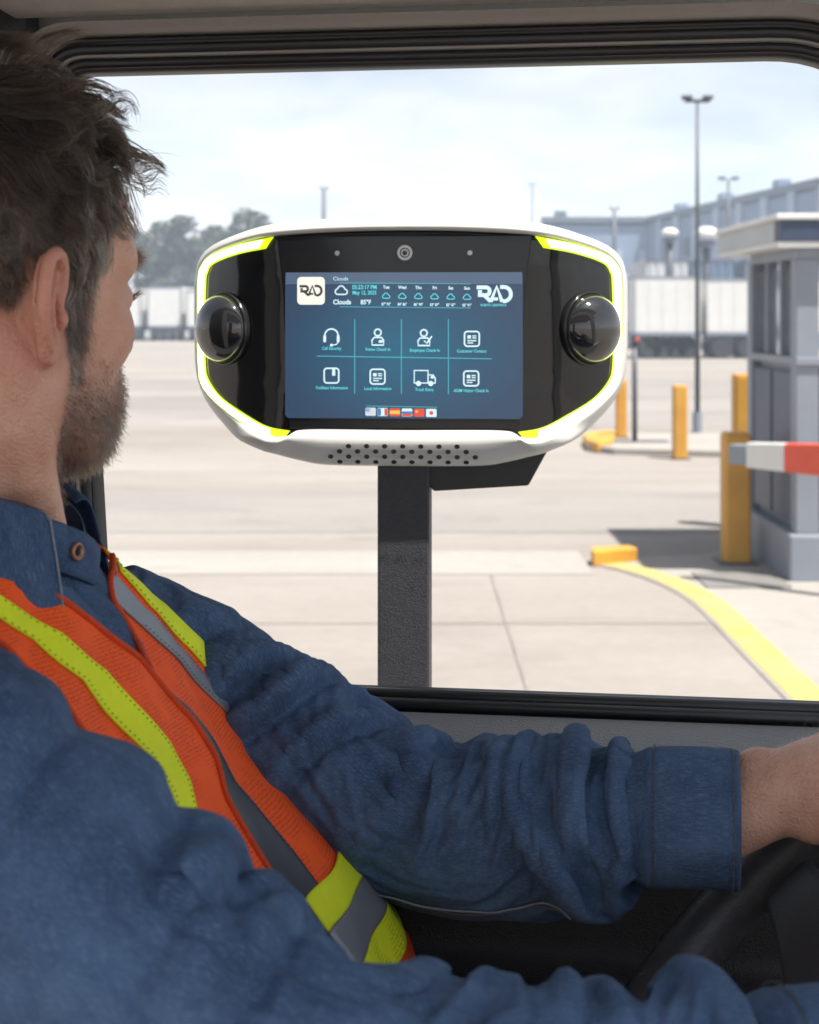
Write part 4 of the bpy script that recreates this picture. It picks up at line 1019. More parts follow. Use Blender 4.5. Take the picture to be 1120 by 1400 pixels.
# ------------------------------------------------------------------ cloth sleeve: small position-based solver on a tube
def frames(C):
    T = np.gradient(C, axis=0); T /= np.linalg.norm(T, axis=1)[:, None]
    up = np.array([0, 0, 1.0]); N_, B_ = [], []
    n = up - T[0] * (up @ T[0]); n /= np.linalg.norm(n)
    for t in T:
        n = n - t * (n @ t); n /= np.linalg.norm(n); N_.append(n.copy()); B_.append(np.cross(t, n))
    return T, np.array(N_), np.array(B_)
def solve_sleeve(ctrl, rest_r, arm_r, nu=112, nv=168, excess=.15, twist=0.5, seed=1, iters=36, grav=2e-5, folds=(), shear=.32, ncr=60):
    r = np.random.default_rng(seed)
    C = catmull(ctrl, nv); T, Nn, Bn = frames(C)
    t = np.linspace(0, 1, nv); Rr = np.interp(t, *zip(*rest_r)); Ra = np.interp(t, *zip(*arm_r))
    an = np.linspace(0, 2 * math.pi, nu, endpoint=False)
    def ringpos(Rad, tw):
        a = an[None] + tw[:, None]
        return C[:, None] + Rad[..., None] * (np.cos(a)[..., None] * Nn[:, None] + np.sin(a)[..., None] * Bn[:, None])
    seg = np.linalg.norm(np.diff(C, axis=0), axis=1).mean()
    # excess may vary along the arm: (t, value) pairs
    ex = np.interp(t[:-1] + .5 / nv, *zip(*excess)) if hasattr(excess, '__len__') else np.full(nv - 1, excess)
    Lv = (seg * (1 + ex))[:, None] * np.ones((1, nu))
    Lu = (Rr * 2 * math.pi / nu)[:, None] * np.ones((1, nu))
    # soft uneven noise plus the main folds: (t at the top line, lean along the arm per turn, first angle, last angle, width, height)
    nz = np.zeros((nv, nu))
    for _ in range(7):
        kv, ku, ph = r.uniform(2, 6), r.choice([-2, -1, 1, 2]), r.uniform(0, 6.28)
        nz += np.sin(kv * 2 * math.pi * t[:, None] + ku * an[None] + ph + 1.2 * np.sin(an[None] + ph * 2)) * r.uniform(.4, 1)
    disp = nz * .0011; crease = np.zeros((nv, nu)); FS = .55
    ad = np.degrees((an + math.pi) % (2 * math.pi) - math.pi)
    for (t0, lean, a0, a1, w, hgt) in folds:
        am = .5 * (a0 + a1); ah = .5 * (a1 - a0)
        dd = (ad - am + 180) % 360 - 180
        win = np.clip(1 - (np.abs(dd) / ah) ** 2.2, 0, 1)
        tc = t0 + lean * (dd + ah) / 90 + .012 * np.sin(dd / 23 + t0 * 40)
        x = (t[:, None] - tc[None]) / w
        crease += win[None] * hgt * (np.exp(-(x / 1.15) ** 2) - 1.0 * np.exp(-(np.abs(x - 1.45) / .42) ** 1.3))
        disp += win[None] * 1.7 * hgt * (np.exp(-(x / 1.15) ** 2) - 1.0 * np.exp(-(np.abs(x - 1.45) / .42) ** 1.3))
    P = ringpos(Rr[:, None] * .955 + disp, twist * t)
    X0 = P[:2].copy(); X1 = P[-3:].copy()
    V = np.zeros_like(P)
    Cs = C[::2]; Ras = Ra[::2]
    Ld = np.sqrt(Lv ** 2 + Lu[:-1] ** 2)
    def con(A, B, L, k):
        d = B - A; l = np.linalg.norm(d, axis=-1); return d * (.5 * k * (l - L) / np.maximum(l, 1e-7))[..., None]
    K = 6
    for it in range(iters):
        V *= .90; V[..., 2] -= grav; P0 = P.copy(); P = P + V
        for _ in range(4):
            for o in (0, 1):
                A = P[o:-1:2]; B = P[o + 1::2]; n_ = min(len(A), len(B)); c = con(A[:n_], B[:n_], Lv[o::2][:n_], 1.0)
                P[o:o + 2 * n_:2] += c; P[o + 1:o + 1 + 2 * n_:2] -= c
            for o in (0, 1):
                A = P[:, o::2]; B = np.roll(P, -1, 1)[:, o::2]; c = con(A, B, Lu[:, o::2], .9)
                P[:, o::2] += c; P[:, (np.arange(o, nu, 2) + 1) % nu] -= c
            for s in (1, -1):
                A = P[:-1]; B = np.roll(P[1:], -s, 1); c = con(A, B, Ld, shear)
                P[:-1] += c; P[1:] -= np.roll(c, s, 1)
        # bending: keep points K apart from closing up
        A, B = P[:-K], P[K:]; d = B - A; l = np.linalg.norm(d, axis=-1); Lk = (Lv[:-K + 1] if K > 1 else Lv) * K
        Lk = Lk[:len(A)] * .80
        m = (l < Lk)[..., None]; c = con(A, B, Lk, .30) * m; P[:-K] += c; P[K:] -= c
        B = np.roll(P, -K, 1); d = B - P; l = np.linalg.norm(d, axis=-1); Lk = Lu * K * .86
        m = (l < Lk)[..., None]; c = con(P, B, Lk, .22) * m; P += c; P -= np.roll(c, K, 1)
        if it % 2 == 0:
            D = P[:, :, None, :] - Cs[None, None] if False else None
            for i0 in range(0, nv, 30):
                blk = P[i0:i0 + 30]; lo, hi = max(0, i0 // 2 - 5), min(len(Cs), i0 // 2 + 21)
                d = blk[:, :, None] - Cs[lo:hi][None, None]; l = np.linalg.norm(d, axis=-1)
                k = (l - Ras[lo:hi]).argmin(-1)
                ll = np.take_along_axis(l, k[..., None], -1)[..., 0]; rr = Ras[lo:hi][k]
                dd = np.take_along_axis(d, k[..., None, None].repeat(3, -1), 2)[:, :, 0]
                pen = np.maximum(rr - ll, 0); blk += dd / np.maximum(ll, 1e-6)[..., None] * pen[..., None]
        P[:2] = X0; P[-3:] = X1
        V = P - P0
    # press the main folds in again along the cloth normal
    nr = np.cross(np.roll(P, -1, 1) - np.roll(P, 1, 1), np.gradient(P, axis=0)); nr /= np.maximum(np.linalg.norm(nr, axis=-1, keepdims=True), 1e-9)
    if ((P - C[:, None]) * nr).sum(-1).mean() < 0: nr = -nr
    fade = smoothstep(0, .06, t) * (1 - smoothstep(.93, .985, t))
    small = np.zeros((nv, nu))
    for _ in range(ncr):
        t0, lean, am, ah, w, hgt = r.uniform(.08, .95), r.uniform(-.10, .10), r.uniform(-80, 170), r.uniform(18, 55), r.uniform(.006, .011), r.uniform(.0010, .0026)
        dd = (ad - am + 180) % 360 - 180; win = np.clip(1 - (np.abs(dd) / ah) ** 2, 0, 1)
        x = (t[:, None] - (t0 + lean * dd / 90 + .006 * np.sin(dd / 11 + t0 * 90))[None]) / w
        small += win[None] * hgt * (.8 * np.exp(-((x + 1.1) / 1.0) ** 2) - np.exp(-np.abs(x / .75) ** 1.2))
    P = P + nr * ((FS * crease + small) * fade[:, None])[..., None]
    return P, C, T, Nn, Bn

def denim(name, base=(.064, .118, .225), light=(.23, .305, .43), dark=(.022, .048, .110)):
    m = bpy.data.materials.new(name); m.use_nodes = True
    N = m.node_tree.nodes; L = m.node_tree.links; b = N['Principled BSDF']
    b.inputs['Roughness'].default_value = .88; b.inputs['Specular IOR Level'].default_value = .2; b.inputs['Sheen Weight'].default_value = .0
    uv = N.new('ShaderNodeTexCoord')
    def noise(scale, stretch, detail=3, rough=.6):
        mp = N.new('ShaderNodeMapping'); mp.inputs['Scale'].default_value = stretch
        n = N.new('ShaderNodeTexNoise'); n.inputs['Scale'].default_value = scale; n.inputs['Detail'].default_value = detail; n.inputs['Roughness'].default_value = rough
        L.new(uv.outputs['UV'], mp.inputs[0]); L.new(mp.outputs[0], n.inputs['Vector']); return n
    slub = noise(1, (2300, 210, 1), 3, .7); weft = noise(1, (420, 2600, 1), 1, .6); big = noise(1, (16, 12, 1), 5, .6); mid = noise(1, (70, 45, 1), 4, .65)
    def mr(n, a, b_, c=0, d=1):
        r = N.new('ShaderNodeMapRange'); r.inputs['From Min'].default_value = a; r.inputs['From Max'].default_value = b_; r.inputs['To Min'].default_value = c; r.inputs['To Max'].default_value = d
        L.new(n.outputs[0], r.inputs['Value']); return r
    def mix(a, b_, f, blend='MIX'):
        x = N.new('ShaderNodeMix'); x.data_type = 'RGBA'; x.blend_type = blend
        for k, v in (('A', a), ('B', b_)):
            if isinstance(v, tuple): x.inputs[k].default_value = (*v, 1)
            else: L.new(v, x.inputs[k])
        L.new(f, x.inputs['Factor']); return x.outputs['Result']
    c = mix(dark, base, mr(big, .32, .62).outputs[0])
    c = mix(c, light, mr(slub, .50, .76, 0, .72).outputs[0])
    c = mix(c, light, mr(weft, .56, .78, 0, .35).outputs[0])
    c = mix(c, dark, mr(mid, .30, .50, .25, 0).outputs[0])
    L.new(c, b.inputs['Base Color'])
    rum = noise(1, (30, 20, 1), 3, .55)
    rb = N.new('ShaderNodeBump'); rb.inputs['Strength'].default_value = .30; rb.inputs['Distance'].default_value = .006; L.new(rum.outputs[0], rb.inputs['Height'])
    ad = N.new('ShaderNodeMath'); ad.operation = 'ADD'; L.new(slub.outputs[0], ad.inputs[0]); L.new(weft.outputs[0], ad.inputs[1])
    bp = N.new('ShaderNodeBump'); bp.inputs['Strength'].default_value = .30; bp.inputs['Distance'].default_value = .0010
    L.new(ad.outputs[0], bp.inputs['Height']); L.new(rb.outputs[0], bp.inputs['Normal']); L.new(bp.outputs[0], b.inputs['Normal'])
    return m
M_DENIM = denim('denim')
M_STITCH = pmat('stitch_thread', (.10, .085, .07), .8, var=.2, vscale=200)
M_STITCHL = pmat('stitch_thread_pale', (.22, .24, .30), .8, var=.2, vscale=200)

person = thing('person', 'person with dark hair and beard in denim shirt and orange safety vest, driving', 'person', (-.20, .93, 1.29))
PO = np.array([-.20, .93, 1.29])
def pobj(name, shapes, mat, parent=None, **kw):
    if isinstance(shapes, tuple): shapes = [shapes]
    if parent is None or parent is person:
        shapes = [([tuple(np.asarray(p) - PO) for p in v], f) for v, f in shapes]; par = person
    else:
        shapes = [([tuple(np.asarray(p) - PO) for p in v], f) for v, f in shapes]; par = parent
    return obj(name, shapes, mat, par, **kw)
def tube_uv(nv, nu, lu, lv):
    return np.stack(np.meshgrid(np.linspace(0, lu, nu), np.linspace(0, lv, nv)), -1).reshape(-1, 2)

# body: one skin mesh
fwdL = np.array([.88, -.10, .40]); fwdR = np.array([.95, .02, -.05])
hLv, hLf = make_hand(WR_L + np.array([.030, -.004, .016]), fwdL, np.array([-.25, -.35, .9]), -1)
hRv, hRf = make_hand(WR_R + np.array([.03, 0, .004]), fwdR, np.array([-.1, -.2, .95]), 1)
tz, tt = np.meshgrid(np.linspace(1.30, 1.84, 40), np.linspace(0, 2 * math.pi, 64, endpoint=False), indexing='ij')
tv, tf = grid(torso(tz, tt, -.012), closed_u=True)
BV = np.vstack([HvW, hLv, hRv, np.array(tv)])
BF = [tuple(q) for q in Hf.tolist()] + [tuple(q) for q in (hLf + len(HvW)).tolist()] + [tuple(q) for q in (hRf + len(HvW) + len(hLv)).tolist()] + [tuple(i + len(HvW) + len(hLv) + len(hRv) for i in q) for q in tf]
body = pobj('body', ([tuple(p) for p in BV], BF), M_SKIN, smooth=True, fix=False)

# shirt trunk
zt = np.linspace(1.30, 1.852, 90); th = np.linspace(0, 2 * math.pi, 140, endpoint=False)
Zg, Tg = np.meshgrid(zt, th, indexing='ij')
wr = .003 * np.sin(Zg * 60 + 3 * Tg) + .0025 * np.sin(Zg * 31 - 5 * Tg + 1)
sh_v, sh_f = grid(torso(Zg, Tg, wr), closed_u=True)
shirt = pobj('shirt', (sh_v, sh_f), M_DENIM, smooth=True, uv=tube_uv(90, 140, 1.1, .55))
# trousers (thighs on the seat)
tro = []
for s, y in ((-1, .83), (1, 1.03)):
    C = catmull([(-.24, y, 1.36), (-.05, y, 1.37), (.16, y + s * .03, 1.36), (.25, y + s * .03, 1.25), (.24, y + s * .03, 1.0), (.25, y + s * .03, .90)], 30)
    tro.append(tube([tuple(p) for p in C], list(np.interp(np.linspace(0, 1, 30), [0, .4, .6, 1], [.10, .085, .075, .062])), 20))
pobj('trouser_leg', tro[0], pmat('dark_trousers', (.02, .022, .03), .9, var=.2, vscale=40), smooth=True)
pobj('trouser_leg', tro[1], bpy.data.materials['dark_trousers'], smooth=True)

# sleeves
PL, CL, TLn, NL, BL = solve_sleeve([SH_L + np.array([-.05, .0, .012]), SH_L, SH_L * .5 + EL_L * .5 + np.array([0, 0, .004]), EL_L, EL_L * .5 + WR_L * .5, WR_L + np.array([-.058, .006, -.003])],
    [(0, .082), (.2, .078), (.45, .070), (.62, .066), (.85, .061), (.96, .049), (1, .0405)], [(0, .066), (.3, .052), (.5, .046), (.7, .044), (1, .038)], excess=[(0, .08), (.35, .16), (.6, .24), (.85, .16), (1, .06)], twist=.35, seed=3,
    folds=[(.17, -.03, 0, 130, .024, .008), (.29, -.06, -25, 140, .026, .013), (.365, -.07, 20, 150, .018, .010), (.45, -.085, -75, 150, .021, .020), (.515, -.10, -70, 170, .019, .024), (.58, -.08, -60, 150, .018, .019),
           (.645, -.05, -40, 120, .022, .013), (.715, .025, -60, 75, .015, .008), (.765, .05, -30, 140, .020, .011), (.845, .03, -60, 95, .020, .011), (.90, .04, 0, 120, .012, .007), (.945, .01, -60, 60, .014, .006), (.62, -.10, 110, 235, .022, .008), (.78, .05, 120, 240, .022, .007), (.93, -.02, 90, 200, .016, .006)])
def sleeve_obj(name, P, lu, lv):
    v, f = grid(P, closed_u=True)
    nv, nu = P.shape[:2]
    o = pobj(name, (v, f), M_DENIM, smooth=True, uv=tube_uv(nv, nu, lu, lv), subsurf=1)
    return o
sl_l = sleeve_obj('sleeve', PL, .40, .52)
PR, CR, TRn, NR, BR = solve_sleeve([SH_R + np.array([-.06, .02, .02]), SH_R, SH_R * .5 + EL_R * .5 + np.array([-.01, 0, .008]), EL_R, EL_R * .5 + WR_R * .5, WR_R + np.array([-.05, -.002, 0])],
    [(0, .086), (.2, .080), (.45, .070), (.62, .066), (.85, .058), (.97, .051), (1, .046)], [(0, .070), (.3, .058), (.5, .048), (.7, .046), (1, .039)], excess=[(0, .08), (.35, .16), (.6, .24), (.85, .16), (1, .06)], twist=-.3, seed=11,
    folds=[(.12, .05, -100, 100, .026, .008), (.24, .07, -70, 120, .026, .010), (.36, .05, -80, 110, .024, .011), (.455, .03, -90, 110, .022, .017), (.53, -.03, -110, 90, .020, .016), (.60, -.05, -100, 90, .020, .015),
           (.675, -.03, -100, 80, .020, .012), (.75, .03, -90, 90, .020, .011), (.83, -.02, -100, 80, .018, .010), (.90, .02, -80, 80, .017, .009)])
sl_r = sleeve_obj('sleeve', PR, .44, .56)
# fore-arm seam on the far sleeve: pale stitched ridge along one thread of the cloth
def seam_along(P, j, i0, i1, parent, rad=.0009, mat=None, off=.0012):
    nrm = np.cross(np.gradient(P, axis=0), np.roll(P, -1, 1) - np.roll(P, 1, 1)); nrm /= np.linalg.norm(nrm, axis=-1)[..., None]
    cc = P.mean(1, keepdims=True); s = np.sign((nrm * (P - cc)).sum(-1)).mean()
    path = P[i0:i1, j] + nrm[i0:i1, j] * off * s
    for _ in range(3): path[1:-1] = .25 * path[:-2] + .5 * path[1:-1] + .25 * path[2:]
    return pobj('seam', tube([tuple(p) for p in path], rad, 6), mat or M_STITCHL, parent, smooth=True)

# cuffs
def cuff(end, T, N_, B_, r, length, parent, flare=.0):
    t = T / np.linalg.norm(T); nu = 72
    prof = [(-.012, r * .93), (-.001, r + .0010), (.0006, r + .0022), (.003, r + .0026), (.0045, r + .0016), (.006, r + .0030), (.012, r + .0028), (length * .5, r + .0032 + flare * .5), (length - .012, r + .0028 + flare), (length - .006, r + .0030 + flare), (length - .0045, r + .0018 + flare), (length - .003, r + .0028 + flare), (length - .0006, r + .0020 + flare), (length, r + .0006 + flare), (length - .001, r - .0010 + flare), (length - .02, r - .0012 + flare * .6), (length * .3, r - .0015)]
    an = np.linspace(0, 2 * math.pi, nu, endpoint=False)
    rr = np.random.default_rng(5); puck = .0006 * np.sin(an * 37) + .0005 * np.sin(an * 23 + 1)
    P = []
    for d, rad in prof:
        edge = (d < .012) or (length - .012 < d)
        rad2 = rad + (puck if edge else .0) + .0012 * np.sin(an * 3 + d * 60)
        P.append(end + t * d + (rad2 * np.cos(an) * 1.06)[:, None] * N_ + (rad2 * np.sin(an) * .96)[:, None] * B_)
    P = np.array(P)
    c = pobj('cuff', grid(P, closed_u=True), M_DENIM, person, smooth=True, uv=tube_uv(len(prof), nu, .27, .13), subsurf=1)
    for d in (.0052, length - .0052):
        for_st = []
        for k in range(0, 90, 1):
            a0, a1 = 2 * math.pi * k / 90, 2 * math.pi * (k + .6) / 90
            q = [end + t * d + (r + .0034 + (flare if d > .02 else 0)) * (math.cos(a) * 1.06 * N_ + math.sin(a) * .96 * B_) for a in np.linspace(a0, a1, 3)]
            for_st.append(tube([tuple(p) for p in q], .0005, 4))
        s = pobj('stitching', for_st, M_STITCH, c, smooth=True); s['kind'] = 'stuff'
    return c
ct = np.array([.981, -.19, .0]); cn = np.array([0, 0, 1.0]); cb = np.cross(ct, cn)
cuff(CL[-3], ct, cn, cb, .0405, .062, person)
cuff(CR[-3], TRn[-1], NR[-1], BR[-1], .047, .062, person)
# seam below the middle of the fore-arm, seen from inside the cab
cen = CL[110]; jj = int(np.argmin([abs(np.arctan2((PL[110, j] - cen)[2], -(PL[110, j] - cen)[1]) - R(-38)) for j in range(PL.shape[1])]))
seam_along(PL, jj, 68, 143, person, rad=.0007); seam_along(PL, (jj + 1) % PL.shape[1], 68, 143, person, rad=.0006, mat=M_STITCH)

# ------------------------------------------------------------------ collar
CC = np.array([-.284, .924])
def col_r(psi, extra=0.0):
    return np.array([CC[0] + (.080 + extra) * math.cos(psi), CC[1] + (.068 + extra) * math.sin(psi)])
def col_top(psi): return 1.857 + .046 * min(abs(psi) / R(90), 1.0) + .018 * max(0, (abs(psi) - R(90)) / R(90))
def band(ps, prof, name, mat, uvs=(.35, .06), zoff=0, parent=None, th=.0016):
    P = np.array([[np.append(col_r(p, e(p) if callable(e) else e), col_top(p) + (dz(p) if callable(dz) else dz) + zoff) for p in ps] for e, dz in prof])
    o = pobj(name, grid(P), mat, parent, smooth=True, uv=tube_uv(len(prof), len(ps), *uvs))
    s = o.modifiers.new('solid', 'SOLIDIFY'); s.thickness = th; s.offset = 0
    ss = o.modifiers.new('subsurf', 'SUBSURF'); ss.levels = ss.render_levels = 1
    return o
ps_stand = np.linspace(R(-175), R(175), 60)
band(ps_stand, [(.000, -.040), (.000, -.025), (-.002, -.006), (-.003, .000)], 'collar_stand', M_DENIM)
# overlapping tab with the button at the throat
tabps = np.linspace(R(-52), R(12), 22)
def tab_lo(p): return -.030 + .010 * smoothstep(R(-6), R(12), p)
def tab_hi(p): return .002 - .012 * smoothstep(R(0), R(12), p)
tabP = [(.0055, lambda p: float(tab_lo(p))), (.0068, lambda p: float(tab_lo(p)) + .008), (.0062, lambda p: -.012), (.0040, lambda p: float(tab_hi(p)))]
tab = band(tabps, tabP, 'collar_tab', M_DENIM, (.10, .04), th=.0024)
# folded leaves
leafR = np.linspace(R(-40), R(-178), 40); leafL = np.linspace(R(34), R(178), 40)
def leaf(ps, nm):
    w = lambda p: .048 + .014 * float(smoothstep(R(80), R(38), abs(p)))
    return band(ps, [(-.002, .000), (.003, .0050), (.0095, .0020), (.0150, lambda p: -.33 * w(p)), (.0200, lambda p: -.66 * w(p)), (.0235, lambda p: -.95 * w(p)), (.0232, lambda p: -1.0 * w(p))], nm, M_DENIM, (.30, .07), th=.0022)
lr = leaf(leafR, 'collar_leaf'); leaf(leafL, 'collar_leaf')
# pale worn edge + stitching of the near leaf
def leafpt(p, f, e): return np.append(col_r(p, e), col_top(p) - f * (.048 + .014 * float(smoothstep(R(80), R(38), abs(p)))))
pobj('edge_stitching', tube([tuple(leafpt(R(-40), f, e)) for f, e in ((-.05, .0050), (.0, .0108), (.33, .0164), (.66, .0214), (1.0, .0248))], .0008, 6), M_STITCHL, smooth=True)
# button
bp_ = R(-24); bc = np.append(col_r(bp_, .0088), col_top(bp_) - .014); bn = np.array([math.cos(bp_), math.sin(bp_), .05]); bn /= np.linalg.norm(bn)
bt = np.cross([0, 0, 1], bn); bt /= np.linalg.norm(bt); bu = np.cross(bn, bt)
def lathe(c, n, t, u, prof, k=24): return grid(np.array([[c + n * h + (t * math.cos(a) + u * math.sin(a)) * r for a in np.linspace(0, 2 * math.pi, k, endpoint=False)] for r, h in prof]), closed_u=True)
bo = pobj('button', lathe(bc, bn, bt, bu, [(.0056, -.001), (.0058, .0008), (.0050, .0017), (.0036, .0012), (.0034, .0008), (.0005, .0007)]), pmat('copper_button', (.32, .17, .12), .4, metal=.7, var=.2, vscale=300), smooth=True)
pobj('button_eye', lathe(bc, bn, bt, bu, [(.0024, .0009), (.0020, .0014), (.0002, .0014)]), M_HOLE, bo, smooth=True)
# shirt front placket below the throat: two soft folded bands
for off_, nm, th0 in ((.006, 'placket', .02), (.004, 'placket_under', .17)):
    zz = np.linspace(1.745, 1.848, 40); tt_ = np.linspace(-.085, .085, 9)
    Zp, Tp = np.meshgrid(zz, tt_, indexing='ij')
    Tp2 = (Tp + th0) * np.interp(Zp, [1.6, 1.8, 1.85], [1.0, 1.35, 2.0])
    pp = torso(Zp, Tp2, off_ * (1 - (Tp / .085) ** 4 * .6) + .0025 * np.sin(Zp * 70 + Tp * 20))
    o = pobj(nm, grid(pp), M_DENIM, smooth=True, uv=tube_uv(40, 9, .05, .25)); s = o.modifiers.new('solid', 'SOLIDIFY'); s.thickness = .0018

# ------------------------------------------------------------------ safety vest
def vest_mat(name, c, holes=True, rough=.75):
    m = pmat(name, c, rough, var=.10, vscale=24, bump=.5, bscale=900, detail=8)
    if holes:
        N = m.node_tree.nodes; L = m.node_tree.links; b = N['Principled BSDF']
        uv = N.new('ShaderNodeTexCoord'); v = N.new('ShaderNodeTexVoronoi'); v.inputs['Scale'].default_value = 260; v.inputs['Randomness'].default_value = .25
        L.new(uv.outputs['UV'], v.inputs['Vector'])
        r = N.new('ShaderNodeMapRange'); r.inputs['From Min'].default_value = .22; r.inputs['From Max'].default_value = .36; r.inputs['To Min'].default_value = 0; r.inputs['To Max'].default_value = 1
        L.new(v.outputs['Distance'], r.inputs['Value'])
        # the net is only open in patches
        pn = N.new('ShaderNodeTexNoise'); pn.inputs['Scale'].default_value = 26; L.new(uv.outputs['UV'], pn.inputs['Vector'])
        pr = N.new('ShaderNodeMapRange'); pr.inputs['From Min'].default_value = .40; pr.inputs['From Max'].default_value = .56; pr.inputs['To Min'].default_value = 1.0; pr.inputs['To Max'].default_value = .12
        L.new(pn.outputs[0], pr.inputs['Value'])
        mxf = N.new('ShaderNodeMath'); mxf.operation = 'MAXIMUM'; L.new(r.outputs[0], mxf.inputs[0]); L.new(pr.outputs[0], mxf.inputs[1])
        old = b.inputs['Base Color'].links[0].from_socket
        mx = N.new('ShaderNodeMix'); mx.data_type = 'RGBA'; mx.inputs['A'].default_value = (c[0] * .42, c[1] * .30, c[2] * .3, 1); L.new(old, mx.inputs['B']); L.new(mxf.outputs[0], mx.inputs['Factor'])
        L.new(mx.outputs['Result'], b.inputs['Base Color'])
        bp = N.new('ShaderNodeBump'); bp.inputs['Strength'].default_value = .25; bp.inputs['Distance'].default_value = .0003; L.new(mxf.outputs[0], bp.inputs['Height']); L.new(bp.outputs[0], b.inputs['Normal'])
    return m
M_OR = vest_mat('hi_vis_orange', (1.0, .10, .006)); M_ORP = vest_mat('hi_vis_orange_plain', (1.0, .115, .008), False)
M_YE = vest_mat('hi_vis_yellow', (.80, .92, .015), False); M_RE = pmat('reflective_grey', (.055, .06, .072), .38, var=.08, vscale=40, metal=.25)
M_RE2 = pmat('reflective_grey_light', (.24, .26, .30), .4, var=.08, vscale=40, metal=.25)
def curve(*pts):
    z, t = zip(*sorted(pts)); return lambda zz: np.interp(zz, z, t)
r_in = curve((1.857, -.80), (1.84, -.45), (1.814, -.21), (1.788, -.07), (1.763, -.005), (1.744, .04), (1.72, .04), (1.696, -.03), (1.66, -.13), (1.45, -.2))
r_y1 = curve((1.857, -.95), (1.838, -.71), (1.815, -.43), (1.789, -.27), (1.764, -.21), (1.741, -.15), (1.717, -.14), (1.66, -.30), (1.45, -.4))
r_y2 = curve((1.857, -1.1), (1.838, -.86), (1.815, -.57), (1.789, -.40), (1.764, -.34), (1.741, -.28), (1.717, -.27), (1.66, -.44), (1.45, -.55))
r_out = curve((1.857, -1.25), (1.838, -1.0), (1.815, -.72), (1.789, -.53), (1.75, -.46), (1.70, -.85), (1.62, -1.4), (1.45, -1.57))
l_in = curve((1.857, .75), (1.84, .42), (1.829, .27), (1.817, .14), (1.798, .08), (1.771, 0), (1.744, -.04), (1.715, -.06), (1.685, -.11), (1.66, -.13), (1.639, -.10), (1.45, -.08))
g_r = curve((1.857, .751), (1.84, .421), (1.829, .271), (1.817, .141), (1.798, .081), (1.771, .012), (1.749, .09), (1.726, .125), (1.686, .12), (1.659, .10), (1.639, .07), (1.45, .06))
g2l = curve((1.857, .76), (1.84, .44), (1.829, .29), (1.818, .16), (1.787, .22), (1.749, .35), (1.70, .52), (1.45, .8))
g2r = curve((1.857, .80), (1.84, .47), (1.833, .33), (1.807, .31), (1.781, .36), (1.745, .45), (1.70, .62), (1.45, .9))
l_y = curve((1.857, .84), (1.84, .52), (1.833, .40), (1.807, .37), (1.781, .42), (1.745, .50), (1.70, .66), (1.45, .95))
l_out = curve((1.857, 1.0), (1.84, .70), (1.81, .53), (1.78, .56), (1.745, .64), (1.70, .85), (1.64, 1.4), (1.45, 1.57))
M_BIND = pmat('vest_binding', (.62, .055, .004), .8, var=.15, vscale=200, bump=.4, bscale=900)
M_BINDY = pmat('tape_thread', (.50, .58, .02), .8, var=.15, vscale=200)
def edge_line(name, fn, z0, z1, off, rad, mat, parent, dash=False, n=80, dth=0.0):
    zz = np.linspace(z0, z1, n); tt_ = np.asarray(fn(zz)) + dth
    P = torso(zz, tt_, off + fold(zz, tt_))
    if dash:
        segs = [tube([tuple(p) for p in P[k:k + 2]], rad, 4) for k in range(0, n - 2, 3)]
        o = pobj(name, segs, mat, parent, smooth=True); o['kind'] = 'stuff'; return o
    return pobj(name, tube([tuple(p) for p in P], rad, 6), mat, parent, smooth=True)
def fold(z, t): return .0022 * np.sin(t * 9 + z * 26) + .0014 * np.sin(t * 17 - z * 55 + 1)
def strip(name, a, b, z0, z1, off, mat, parent=None, nz=70, nt=18):
    zz = np.linspace(z0, z1, nz); q = np.linspace(0, 1, nt)
    A, B = np.asarray(a(zz)) * np.ones(nz), np.asarray(b(zz)) * np.ones(nz)
    Tt = A[:, None] * (1 - q) + B[:, None] * q; Zz = zz[:, None] * np.ones(nt)
    P = torso(Zz, Tt, off + fold(Zz, Tt))
    U = np.stack([Tt * .30, Zz * 1.75], -1).reshape(-1, 2)
    o = pobj(name, grid(P), mat, parent, smooth=True, uv=U)
    s = o.modifiers.new('solid', 'SOLIDIFY'); s.thickness = .0016; s.offset = -1
    return o
ZL = 1.48
lp = strip('vest_panel', l_in, l_out, ZL, 1.856, .0085, M_OR, nt=44)
strip('grey_tape', l_in, g_r, ZL, 1.77, .0110, M_RE, lp)
strip('grey_tape', g2l, g2r, 1.69, 1.838, .0105, M_RE2, lp)
strip('yellow_tape', l_y, l_out, 1.69, 1.856, .0108, M_YE, lp)
k0 = lambda z: np.full_like(z, -.06); k1 = lambda z: np.full_like(z, 1.45)
strip('yellow_tape', k0, k1, 1.6205, 1.640, .0125, M_YE, lp, nz=10, nt=44)
strip('grey_tape', k0, k1, 1.598, 1.620, .0125, M_RE2, lp, nz=12, nt=40)
strip('yellow_mesh', k0, k1, 1.576, 1.5975, .0125, vest_mat('hi_vis_yellow_mesh', (.80, .92, .015)), lp, nz=10, nt=44)
rp = strip('vest_panel', r_out, r_in, ZL, 1.856, .0135, M_OR, nt=40)
strip('yellow_tape', r_y2, r_y1, 1.60, 1.856, .0155, M_YE, rp)
# straps over the shoulders and the back panel
strip('vest_yoke', lambda z: np.full_like(z, -2.6), lambda z: r_out(z) - .0, 1.825, 1.856, .012, M_ORP, nz=16, nt=30)
strip('vest_yoke', lambda z: l_out(z) - .02, lambda z: np.full_like(z, 2.6), 1.838, 1.856, .009, M_OR, nz=16, nt=30)
strip('vest_back', lambda z: np.full_like(z, 1.75), lambda z: np.full_like(z, 4.53), ZL, 1.85, .009, M_OR, nt=40)

